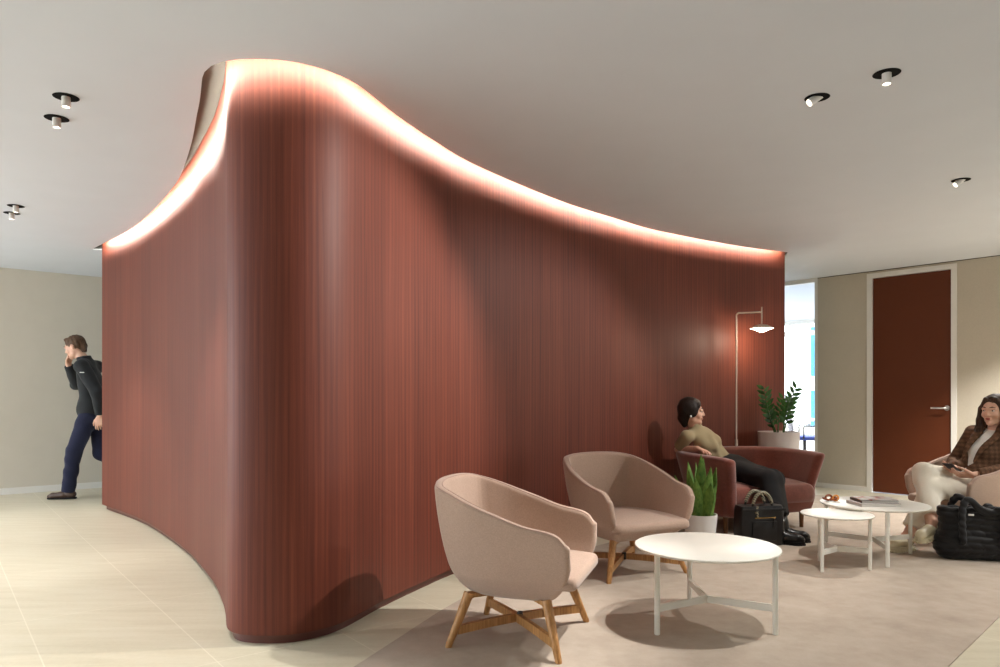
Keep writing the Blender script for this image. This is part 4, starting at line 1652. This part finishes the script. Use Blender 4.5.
def torso(S, J, sc, inflate=0.0, k=0.05, fem=True):
    """pelvis to shoulders through the joints pel, chest, neck and the two shoulders"""
    pel, ch, nk = (np.array(J[q], float) for q in ('pel', 'chest', 'neck'))
    u1, u2 = nrm(ch - pel), nrm(nk - ch)
    hs = nrm(np.array(J['hipL']) - np.array(J['hipR']))
    ss = nrm(np.array(J['shL']) - np.array(J['shR']))
    def axes(s, u):
        f = nrm(np.cross(s, u))
        s2 = np.cross(u, f)
        return s2, f, u
    a0, a1 = axes(hs, u1), axes(ss, u2)
    am = axes(nrm(hs + ss), u1)
    i = inflate
    S.ell(pel, np.array([0.165, 0.115, 0.125]) * sc + i, a0, k)
    S.ell(pel + (ch - pel) * 0.5, np.array([0.128 if fem else 0.15, 0.092, 0.15]) * sc + i, am, k)
    S.ell(ch, np.array([0.142 if fem else 0.165, 0.105, 0.155]) * sc + i, a1, k)
    S.ell(ch + (nk - ch) * 0.5, np.array([0.135 if fem else 0.17, 0.080, 0.09]) * sc + i, a1, k)
    if fem:
        for q in (-1, 1):
            S.ell(ch + a1[0] * q * 0.062 * sc + a1[1] * 0.082 * sc - u2 * 0.01, np.array([0.055, 0.038, 0.055]) * sc + i * 0.6, a1, 0.03)
    sl, sr = np.array(J['shL'], float), np.array(J['shR'], float)
    S.cap(sl, nk - u2 * 0.03, 0.047 * sc + i, 0.045 * sc + i, k * 0.8)
    S.cap(sr, nk - u2 * 0.03, 0.047 * sc + i, 0.045 * sc + i, k * 0.8)
    return a0, a1


def folds(amp, fx=38.0, seed=0.0, axis=(0.3, 0.2, 1.0)):
    a = np.array(axis, np.float32)
    def fn(P):
        q = P @ a
        return (amp * np.sin(q * fx + 3 * np.sin(P[:, 0] * 13 + seed) + 2.2 * np.sin(P[:, 1] * 17 + seed * 2)) * (0.5 + 0.5 * np.sin(P[:, 2] * 9 + P[:, 0] * 11 + seed))).astype(np.float32)
    return fn


def shoe(S, heel, toe, w=0.042, h=0.05, sole=0.012, ankle=None, shaft=0.0, floor=None):
    """upper of a shoe from heel to toe; both points lie on the ground under the sole"""
    heel, toe = np.array(heel, float), np.array(toe, float)
    d = nrm(toe - heel)
    L = np.linalg.norm(toe - heel)
    up = np.array([0, 0, 1.0])
    up = nrm(up - d * np.dot(up, d))
    s = np.cross(up, d)
    P = lambda a, b: heel + d * (a * L) + up * b
    S.cap(P(0.12, sole + 0.036), P(0.45, sole + 0.032), 0.034, 0.033, 0.015)
    S.cap(P(0.45, sole + 0.030), P(0.80, sole + 0.020), 0.038, 0.034, 0.02, squash=(s, w / 0.040))
    S.cap(P(0.80, sole + 0.020), P(0.90, sole + 0.014), 0.034, 0.026, 0.015, squash=(s, w / 0.040))
    if ankle is not None:
        S.cap(P(0.20, sole + 0.04), ankle, 0.042, shaft, 0.02, flat=True)
    return P, s, d, up


def sole_mesh(name, heel, toe, mat, parent, w=0.045, t=0.02, lug=False):
    heel, toe = np.array(heel, float), np.array(toe, float)
    d = nrm(toe - heel)
    L = np.linalg.norm(toe - heel)
    up = np.array([0, 0, 1.0])
    up = nrm(up - d * np.dot(up, d))
    s = np.cross(up, d)
    prof = [(0.0, 0.0), (0.02, 0.55), (0.08, 0.78), (0.25, 0.80), (0.42, 0.74), (0.6, 0.92), (0.75, 1.0), (0.88, 0.86), (0.96, 0.5), (1.0, 0.0)]
    pr = catmull(prof, 4)
    top = [heel + d * (a * L) + s * (b * w) for a, b in pr] + [heel + d * (a * L) - s * (b * w) for a, b in pr[::-1][1:-1]]
    c = sum(top) / len(top)
    rr = []
    for z, k_ in ((0, 0.96), (0.002, 1.0), (t * 0.5, 0.985 if lug else 1.0), (t - 0.002, 1.0), (t, 0.97)):
        rr.append([tuple(c + (p - c) * k_ + up * z) for p in top])
    g_ = G().rings(rr)
    if lug:
        n_ = len(top)
        for i_ in range(1, n_, 3):
            p = c + (top[i_] - c) * 1.0
            R_ = Matrix((Vector(d), Vector(s), Vector(up))).transposed()
            g_.box(tuple(p + up * (t * 0.22)), (0.011, 0.011, t * 0.42), R_, 0.001)
    return obj(name, g_, mat, parent, world=True, auto=35)


def A(*p):
    return np.array(p, float)


# ---- woman on the loveseat -------------------------------------------------
wa = thing('person', 'seated dark haired person in olive tee and black skirt, leaning on the russet loveseat arm', 'person', (2.02, 6.25, 0.0))
J = dict(pel=A(2.015, 6.42, 0.505), chest=A(1.835, 6.40, 0.715), neck=A(1.735, 6.395, 0.848), shL=A(1.850, 6.510, 0.792), shR=A(1.628, 6.315, 0.790),
         elL=A(1.99, 6.55, 0.60), wrL=A(2.05, 6.30, 0.545), elR=A(1.592, 6.465, 0.668), wrR=A(1.695, 6.215, 0.692), hipL=A(2.10, 6.45, 0.50), hipR=A(1.97, 6.34, 0.50))
kneeR, ankR = A(2.195, 5.93, 0.455), A(2.135, 5.61, 0.13)
kneeL, ankL = A(2.285, 6.03, 0.445), A(2.225, 5.73, 0.13)
hc = A(1.690, 6.375, 1.005)
hx = frame((0.95, -0.30, -0.03))
S = Solid(0.02)
torso(S, J, 0.81, -0.004)
S.cap(J['neck'] - A(0, 0, 0.02), hc + hx[1] * -0.012 + hx[2] * -0.06, 0.050, 0.044, 0.025)
p = head(S, hc, hx, 0.97)
for q in 'LR':
    S.chain([J['sh' + q], J['el' + q], J['wr' + q]], [0.043, 0.034, 0.024], 0.015)
hand(S, J['wrR'], A(0.075, -0.17, -0.03), (0.1, 0.1, 1.0), (1, 0.3, 0), (0.10, 0.22, 0.18), 0.96)
hand(S, J['wrL'], A(0.05, -0.15, -0.035), (0.3, 0.2, 1.0), (-1, 0, 0), (0.35, 0.5, 0.3), 0.96)
for hp, kn, an in (('hipR', kneeR, ankR), ('hipL', kneeL, ankL)):
    S.chain([J[hp], kn, an], [0.075, 0.050, 0.036], 0.03)
    S.cap(kn * 0.6 + an * 0.4 + A(-0.01, 0.02, 0), an, 0.045, 0.034, 0.03)
solid('body', S, M['skin_a'], wa, 0.0045, 1)
face_parts(wa, p, hx, 0.97)
# hair: short crop over the ear
S = Solid(0.02)
S.ell(p(0, -0.026, 0.040), (0.088, 0.103, 0.094), hx, 0.01)
S.ell(p(0, -0.062, -0.02), (0.074, 0.062, 0.085), hx, 0.03)
for q in (-1, 1):
    S.ell(p(q * 0.070, 0.002, 0.010), (0.020, 0.052, 0.058), hx, 0.015)
    S.cap(p(q * 0.066, 0.022, 0.030), p(q * 0.074, 0.012, -0.035), 0.018, 0.009, 0.012)
S.cap(p(0, -0.075, -0.06), p(0, -0.062, -0.115), 0.045, 0.028, 0.03)
S.cap(p(0.02, 0.045, 0.090), p(-0.055, 0.058, 0.058), 0.018, 0.014, 0.02)
S.ell(p(0, 0.098, -0.022), (0.062, 0.062, 0.080), hx, 0.012, sub=True)
S.warp(folds(0.0022, 150, 1.0, (0.8, 0.3, 0.4)))
solid('hair', S, M['hair_dark'], wa, 0.0045, 1)
solid('earring', Solid(0).ell(p(-0.083, -0.006, -0.040), (0.009, 0.009, 0.011), hx), M['taglabel'], wa, 0.0025, 1)
# tee with a standing collar and short sleeves
S = Solid(0.02)
torso(S, J, 0.81, 0.008)
S.cap(J['neck'] - A(0, 0, 0.03), J['neck'] + (hc - J['neck']) * 0.42, 0.064, 0.053, 0.02, flat=True)
for q, fr_ in (('L', 0.78), ('R', 0.80)):
    S.cap(J['sh' + q], J['sh' + q] + (J['el' + q] - J['sh' + q]) * fr_, 0.056, 0.054, 0.02, flat=True)
S.warp(folds(0.0045, 42, 0.4, (1.0, -0.4, 0.6)))
solid('shirt', S, M['tee'], wa, 0.0055, 1)
# long black skirt over both knees
S = Solid(0.05)
S.ell(J['pel'] + A(0.01, -0.01, -0.01), (0.17, 0.16, 0.135), None, 0.05)
for hp, kn, an in (('hipR', kneeR, ankR), ('hipL', kneeL, ankL)):
    S.chain([J[hp], kn], [0.105, 0.066], 0.05)
    hem = kn + (an - kn) * 0.78
    S.cap(kn, hem, 0.067, 0.066, 0.05, flat=True)
mid = (kneeR + kneeL) / 2
S.cap((J['hipR'] + J['hipL']) / 2, mid, 0.10, 0.066, 0.06)
S.cap(mid, mid + ((ankR + ankL) / 2 - mid) * 0.78, 0.066, 0.07, 0.06, flat=True)
S.warp(folds(0.006, 30, 2.0, (1.0, 0.8, 0.1)))
solid('skirt', S, M['skirt'], wa, 0.006, 1)
for heel, toe, an, kn in ((A(2.075, 5.625, 0), A(2.325, 5.52, 0), ankR, kneeR), (A(2.165, 5.745, 0), A(2.415, 5.635, 0), ankL, kneeL)):
    S = Solid(0.02)
    h2, t2 = heel + A(0, 0, 0.004), toe + A(0, 0, 0.004)
    shoe(S, h2, t2, 0.045, sole=0.028)
    hi = an + (kn - an) * 0.30
    S.chain([h2 + (t2 - h2) * 0.22 + A(0, 0, 0.06), an, hi], [0.046, 0.050, 0.056], 0.03, flat=True)
    b = solid('boot', S, M['boot'], wa, 0.0045, 1)
    sole_mesh('sole', h2, t2, M['rubber'], b, 0.047, 0.030, True)

# ---- woman in the armchair ---------------------------------------------------
wb = thing('person', 'seated person with long brown hair, tweed jacket and cream trousers, looking away past a phone', 'person', (3.45, 5.5, 0.0))
J = dict(pel=A(3.66, 5.66, 0.475), chest=A(3.79, 5.655, 0.70), neck=A(3.862, 5.65, 0.885), shL=A(3.975, 5.485, 0.835), shR=A(3.812, 5.835, 0.838),
         elL=A(3.86, 5.40, 0.60), wrL=A(3.525, 5.405, 0.552), elR=A(3.69, 5.88, 0.605), wrR=A(3.495, 5.585, 0.575), hipL=A(3.63, 5.565, 0.455), hipR=A(3.60, 5.74, 0.47))
kneeA, ankA = A(3.215, 5.50, 0.555), A(3.125, 5.24, 0.215)     # crossed leg (her right)
kneeB, ankB = A(3.235, 5.42, 0.44), A(3.005, 5.36, 0.10)        # standing leg (her left)
hc = A(3.825, 5.615, 1.030)
hx = frame((-0.86, -0.50, -0.06))
S = Solid(0.02)
torso(S, J, 0.88, -0.004)
S.cap(J['neck'] - A(0, 0, 0.02), hc + hx[1] * -0.014 + hx[2] * -0.06, 0.050, 0.045, 0.025)
p = head(S, hc, hx, 0.99)
for q in 'LR':
    S.chain([J['sh' + q], J['el' + q], J['wr' + q]], [0.042, 0.034, 0.024], 0.015)
hand(S, J['wrL'], A(-0.14, 0.05, 0.0), (0.1, -0.6, -0.8), (0.1, 0.4, 1), (0.35, 0.45, 0.35), 0.97)
hand(S, J['wrR'], A(-0.12, -0.08, 0.01), (0.0, 0.6, -0.75), (0.1, -0.4, 1), (0.4, 0.5, 0.4), 0.97)
S.chain([J['hipR'], kneeA, ankA], [0.075, 0.052, 0.035], 0.03)
S.chain([J['hipL'], kneeB, ankB], [0.075, 0.052, 0.035], 0.03)
S.cap(kneeA * 0.6 + ankA * 0.4 + A(0.02, 0.02, 0), ankA, 0.045, 0.034, 0.03)
heelA, toeA = A(3.175, 5.245, 0.145), A(2.955, 5.125, 0.098)
heelB, toeB = A(3.055, 5.375, 0.004), A(2.835, 5.285, 0.004)
for he, to, an in ((heelA, toeA, ankA), (heelB, toeB, ankB)):
    S.cap(an, he + (to - he) * 0.45 + A(0, 0, 0.05), 0.036, 0.030, 0.02)
solid('body', S, M['skin_b'], wb, 0.0045, 1)
face_parts(wb, p, hx, 0.99, 'hair_brown')
S = Solid(0.02)
S.ell(p(0, -0.032, 0.038), (0.089, 0.100, 0.093), hx, 0.01)
S.ell(p(0, -0.060, -0.05), (0.085, 0.062, 0.110), hx, 0.03)
for q in (-1, 1):
    S.cap(p(q * 0.034, 0.048, 0.096), p(q * 0.076, 0.014, 0.010), 0.013, 0.018, 0.02)
    S.chain([p(q * 0.078, 0.018, 0.010), p(q * 0.088, 0.012, -0.08), p(q * 0.092, 0.035, -0.150), p(q * 0.085, 0.060, -0.215)], [0.024, 0.030, 0.030, 0.014], 0.02)
    S.chain([p(q * 0.070, -0.030, -0.03), p(q * 0.095, -0.030, -0.11), p(q * 0.090, -0.01, -0.20)], [0.040, 0.042, 0.020], 0.02)
S.cap(p(0, -0.07, -0.06), p(0, -0.075, -0.20), 0.065, 0.045, 0.03)
S.ell(p(0, 0.106, -0.010), (0.062, 0.066, 0.096), hx, 0.008, sub=True)
S.cap(p(0, 0.10, 0.085), p(0, 0.0, 0.136), 0.006, 0.006, 0.006, sub=True)
S.ell(p(0, 0.085, -0.150), (0.058, 0.070, 0.09), hx, 0.010, sub=True)
S.warp(folds(0.004, 170, 1.7, (0.9, 0.5, 0.12)))
solid('hair', S, M['hair_brown'], wb, 0.0045, 1)
S = Solid(0.02)
a0, a1 = torso(S, J, 0.88, 0.006)
S.cut(J['neck'] + (hc - J['neck']) * 0.10, hc - J['neck'])
S.warp(folds(0.003, 50, 0.7, (0.4, 0.4, 1)))
solid('top', S, M['whitetop'], wb, 0.0055, 1)
S = Solid(0.02)
a0, a1 = torso(S, J, 0.88, 0.022)
for q in 'LR':
    S.chain([J['sh' + q], J['el' + q], J['el' + q] + (J['wr' + q] - J['el' + q]) * 0.88], [0.066, 0.058, 0.046], 0.02, flat=True)
S.cap(J['pel'] + A(0.03, 0.05, 0.02), J['pel'] + A(-0.02, 0.12, -0.05), 0.13, 0.10, 0.05)
S.cut(J['neck'] + (hc - J['neck']) * 0.12, hc - J['neck'])
# open front: a wedge left out between the lapels
fw = a1[1]
sd_ = a1[0]
top_ = J['neck'] + fw * 0.10
low_ = J['pel'] + fw * 0.20 + A(0, 0, 0.06)
S.cap(top_, low_, 0.078, 0.050, 0.004, sub=True, squash=(tuple(fw), 3.2))
S.warp(folds(0.004, 40, 1.1, (0.5, 0.5, 1)))
jk = solid('jacket', S, M['tweed'], wb, 0.0055, 1)
g = G()
for q in (-1, 1):
    pts = [J['neck'] + sd_ * (q * 0.062) + fw * 0.045 + A(0, 0, 0.02), J['neck'] + sd_ * (q * 0.070) + fw * 0.105 - A(0, 0, 0.07), J['chest'] + sd_ * (q * 0.055) + fw * 0.142, J['pel'] * 0.45 + J['chest'] * 0.55 + sd_ * (q * 0.045) + fw * 0.135]
    cur = catmull(pts, 6)
    S = Solid(0.01)
    wd = np.interp(np.linspace(0, 1, len(cur)), [0, 0.3, 0.55, 1], [0.018, 0.026, 0.024, 0.006])
    for i_ in range(len(cur) - 1):
        S.cap(cur[i_], cur[i_ + 1], wd[i_], wd[i_ + 1], 0.006, squash=(tuple(fw), 0.35))
    solid('lapel', S, M['tweed'], jk, 0.004, 1)
S = Solid(0.03)
S.ell(J['pel'] + A(-0.01, 0, -0.02), (0.155, 0.17, 0.115), None, 0.05)
S.chain([J['hipR'], kneeA, kneeA + (ankA - kneeA) * 0.84], [0.100, 0.078, 0.066], 0.03, flat=True)
S.chain([J['hipL'], kneeB, kneeB + (ankB - kneeB) * 0.80], [0.098, 0.076, 0.066], 0.03, flat=True)
S.warp(folds(0.006, 44, 0.2, (0.9, -0.3, 0.8)))
solid('trousers', S, M['cream'], wb, 0.006, 1)
for he, to, an in ((heelA, toeA, ankA), (heelB, toeB, ankB)):
    S = Solid(0.02)
    P_, s_, d_, u_ = shoe(S, he, to, 0.046, sole=0.030)
    S.cap(P_(0.30, 0.075), P_(0.16, 0.13), 0.031, 0.028, 0.01, sub=True)
    b = solid('loafer', S, M['loafer'], wb, 0.0045, 1)
    sole_mesh('sole', he, to, M['loafer'], b, 0.050, 0.034, True)

ph = thing('smartphone', 'dark smartphone held in both hands of the person in tweed', 'phone', (3.415, 5.475, 0.600))
R_ = Matrix.Rotation(math.radians(28), 3, 'Z') @ Matrix.Rotation(math.radians(28), 3, 'Y')
obj('case', G().box((0, 0, 0), (0.150, 0.074, 0.0085), R_, 0.004, 3), M['phonecase'], ph)
obj('screen', G().box(tuple(R_ @ Vector((0, 0, 0.0046))), (0.142, 0.067, 0.0012), R_), M['phone'], ph, smooth=False)

# ---- man walking along the grey wall -------------------------------------------
mn = thing('person', 'walking person in dark jacket and navy jeans, hand raised to the face', 'person', (-4.7, 8.15, 0.0))
J = dict(pel=A(-4.57, 8.15, 0.97), chest=A(-4.60, 8.15, 1.28), neck=A(-4.665, 8.15, 1.545), shL=A(-4.59, 7.955, 1.475), shR=A(-4.64, 8.345, 1.475),
         elL=A(-4.40, 7.92, 1.18), wrL=A(-4.385, 7.95, 0.925), elR=A(-4.845, 8.30, 1.285), wrR=A(-4.865, 8.17, 1.50), hipL=A(-4.57, 8.06, 0.94), hipR=A(-4.57, 8.24, 0.94))
kneeL, ankL = A(-4.735, 8.055, 0.52), A(-4.80, 8.06, 0.095)
kneeR, ankR = A(-4.535, 8.24, 0.50), A(-4.17, 8.26, 0.28)
hc = A(-4.775, 8.14, 1.695)
hx = frame((-0.95, -0.05, -0.34))
S = Solid(0.02)
torso(S, J, 1.0, -0.006, fem=False)
S.cap(J['neck'] - A(-0.01, 0, 0.03), hc + hx[1] * -0.014 + hx[2] * -0.06, 0.062, 0.056, 0.025)
p = head(S, hc, hx, 1.06, False)
for q in 'LR':
    S.chain([J['sh' + q], J['el' + q], J['wr' + q]], [0.052, 0.042, 0.029], 0.02)
hand(S, J['wrR'], A(0.055, -0.03, 0.16), (-1.0, 0.25, 0.2), (0.3, -1, 0), (0.30, 0.55, 0.45), 1.06)
hand(S, J['wrL'], A(-0.02, 0.0, -0.17), (0.2, -1.0, 0), (-1, 0, 0), (0.25, 0.35, 0.3), 1.06)
S.chain([J['hipL'], kneeL, ankL], [0.088, 0.060, 0.042], 0.03)
S.chain([J['hipR'], kneeR, ankR], [0.088, 0.060, 0.042], 0.03)
solid('body', S, M['skin_b'], mn, 0.0055, 1)
face_parts(mn, p, hx, 1.06, 'hair_mid')
S = Solid(0.015)
S.ell(p(0, -0.024, 0.036), np.array((0.082, 0.100, 0.090)) * 1.06, hx, 0.01)
S.cap(p(-0.035, 0.046, 0.095), p(0.035, 0.046, 0.095), 0.018, 0.018, 0.02)
S.cap(p(0, -0.085, -0.02), p(0, -0.075, -0.07), 0.045, 0.032, 0.02)
S.ell(p(0, 0.105, -0.020), np.array((0.085, 0.066, 0.098)) * 1.06, hx, 0.012, sub=True)
for q in (-1, 1):
    S.ell(p(q * 0.085, -0.002, -0.022), np.array((0.030, 0.032, 0.042)) * 1.06, hx, 0.008, sub=True)
S.cut(p(0, -0.05, -0.085), p(0, -0.05, -1) - p(0, -0.05, 0))
S.warp(folds(0.002, 150, 0.3, (0.8, 0.3, 0.4)))
solid('hair', S, M['hair_mid'], mn, 0.0055, 1)
S = Solid(0.02)
torso(S, J, 1.0, 0.018, fem=False)
S.cap(J['neck'] - A(-0.01, 0, 0.04), J['neck'] + (hc - J['neck']) * 0.28 + A(0.02, 0, 0), 0.080, 0.076, 0.03, flat=True)
for q in 'LR':
    S.chain([J['sh' + q], J['el' + q], J['el' + q] + (J['wr' + q] - J['el' + q]) * 0.95], [0.076, 0.066, 0.048], 0.03, flat=True)
S.cap(J['pel'] + A(0, -0.06, 0.05), J['pel'] + A(0.0, 0.06, -0.06), 0.135, 0.130, 0.04)
S.cut(J['pel'] - A(0, 0, 0.045), (0, 0, -1))
S.warp(folds(0.005, 34, 0.9, (0.3, 0.3, 1)))
jk = solid('jacket', S, M['jacket'], mn, 0.0065, 1)
obj('logo', G().box((-4.540, 7.873, 1.402), (0.046, 0.006, 0.010), Matrix.Rotation(0.1, 3, 'Z'), 0.001), M['taglabel'], jk, world=True)
S = Solid(0.03)
S.ell(J['pel'] - A(0, 0, 0.04), (0.135, 0.172, 0.13), None, 0.05)
S.chain([J['hipL'], kneeL, kneeL + (ankL - kneeL) * 1.03], [0.104, 0.080, 0.068], 0.03, flat=True)
S.chain([J['hipR'], kneeR, kneeR + (ankR - kneeR) * 0.92], [0.104, 0.080, 0.066], 0.03, flat=True)
S.warp(folds(0.006, 40, 0.5, (0.5, 0.2, 1)))
solid('jeans', S, M['jeans'], mn, 0.0065, 1)
for he, to, an in ((A(-4.715, 8.075, 0.004), A(-5.02, 8.03, 0.004), ankL + A(0.0, 0, 0.02)), (A(-4.10, 8.26, 0.27), A(-4.27, 8.25, 0.03), ankR)):
    S = Solid(0.02)
    shoe(S, he, to, 0.046, sole=0.014, ankle=an, shaft=0.046)
    b = solid('shoe', S, M['brownshoe'], mn, 0.005, 1)
    sole_mesh('sole', he, to, M['rubber'], b, 0.047, 0.016)

# ------------------------------------------------------------------ bags
# structured black handbag
hb = thing('handbag', 'structured black leather handbag with a gold zip and scarf wrapped handles', 'handbag', (1.985, 5.565, 0.004), math.radians(12))
g = G()
rr = []
for z, w_, d_, in ((0.0, 0.165, 0.070), (0.012, 0.178, 0.080), (0.15, 0.182, 0.080), (0.28, 0.178, 0.070), (0.302, 0.172, 0.062)):
    ring = []
    for k_ in range(48):
        a = 2 * PI * k_ / 48
        c_, s_ = math.cos(a), math.sin(a)
        e = 0.28
        ring.append((w_ * abs(c_) ** e * (1 if c_ > 0 else -1), d_ * abs(s_) ** e * (1 if s_ > 0 else -1), z))
    rr.append(ring)
g.rings(rr)
body = obj('body', g, M['bagleather'], hb, auto=50)
g = G().box((0, -0.083, 0.115), (0.205, 0.014, 0.150), 0, 0.006)
obj('front_pocket', g, M['bagleather'], hb, auto=40)
g = G().box((0, -0.0915, 0.218), (0.175, 0.006, 0.009), 0, 0.002).box((0.075, -0.094, 0.215), (0.012, 0.005, 0.016), 0, 0.002)
obj('zip', g, M['gold'], hb, auto=40)
g = G().tube([(0.068, -0.096, 0.212), (0.072, -0.098, 0.16), (0.070, -0.098, 0.135)], 0.0045, 8)
obj('zip_tassel', g, M['bagleather'], hb)
g = G().box((0, -0.079, 0.275), (0.36, 0.006, 0.02), 0, 0.002)
obj('top_band', g, M['bagleather'], hb, auto=40)
for sy in (-0.052, 0.052):
    pts = [(0.085 * math.cos(a), sy, 0.27 + 0.135 * math.sin(a)) for a in np.linspace(0.0, PI, 17)]
    h_ = obj('handle', G().tube(pts, 0.0085, 10), M['bagleather'], hb)
    obj('scarf', G().tube(pts[2:-2], [0.0125 + 0.0015 * (k_ % 2) for k_ in range(13)], 10), M['scarf'], h_)
g = G().tube([(-0.05, -0.06, 0.30), (-0.065, -0.075, 0.26), (-0.055, -0.085, 0.22)], [0.012, 0.014, 0.005], 8, flat=0.5)
obj('scarf_end', g, M['scarf'], hb)

# big quilted tote
tb = thing('tote_bag', 'large black quilted puffer tote on the carpet by the occupied armchair', 'tote bag', (3.335, 5.07, 0.004), math.radians(-12))
S = Solid(0.03)
S.box((0, 0, 0.18), (0.235, 0.085, 0.175), rad=0.07)
S.cap((-0.17, 0, 0.10), (0.17, 0, 0.10), 0.105, 0.105, 0.05)
S.cap((-0.20, 0, 0.335), (0.20, 0, 0.335), 0.05, 0.05, 0.05)
S.cap((-0.15, -0.0, 0.395), (0.15, -0.0, 0.395), 0.085, 0.085, 0.02, sub=True, squash=((0, 1, 0), 0.6))
def quilt(P):
    r = np.abs(np.sin(PI * P[:, 2] / 0.042 + 0.35 * np.sin(P[:, 0] * 21)))
    cxx = np.abs(np.sin(PI * (P[:, 0] + 0.02 * np.sin(P[:, 2] * 60)) / 0.085))
    return (-0.010 * np.sqrt(r) - 0.006 * np.sqrt(cxx) + 0.011).astype(np.float32)
S.warp(quilt)
S.cut((0, 0, 0.0), (0, 0, -1))
solid('body', S, M['puffer'], tb, 0.006, 1, world=False)
for sy in (-0.092, 0.092):
    S = Solid(0.02)
    pts = [A(-0.13, sy * 1.32, 0.13), A(-0.135, sy * 1.22, 0.27), A(-0.120, sy, 0.385), A(-0.075, sy * 0.9, 0.42), A(-0.01, sy * 0.9, 0.355), A(0.06, sy * 0.9, 0.335), A(0.118, sy, 0.355), A(0.135, sy * 1.22, 0.27), A(0.13, sy * 1.32, 0.13)]
    cur = catmull(pts, 6)
    S.chain(list(cur), [0.019] * len(cur), 0.008, squash=((0, 1, 0), 0.6))
    S.warp(lambda P: (-0.004 * np.abs(np.sin(PI * (P[:, 2] + P[:, 0] * 0.6) / 0.05)) + 0.002).astype(np.float32))
    solid('handle', S, M['puffer'], tb, 0.0055, 1, world=False)
obj('label', G().box((-0.07, -0.087, 0.318), (0.036, 0.004, 0.013), 0, 0.001), M['taglabel'], tb, auto=40)
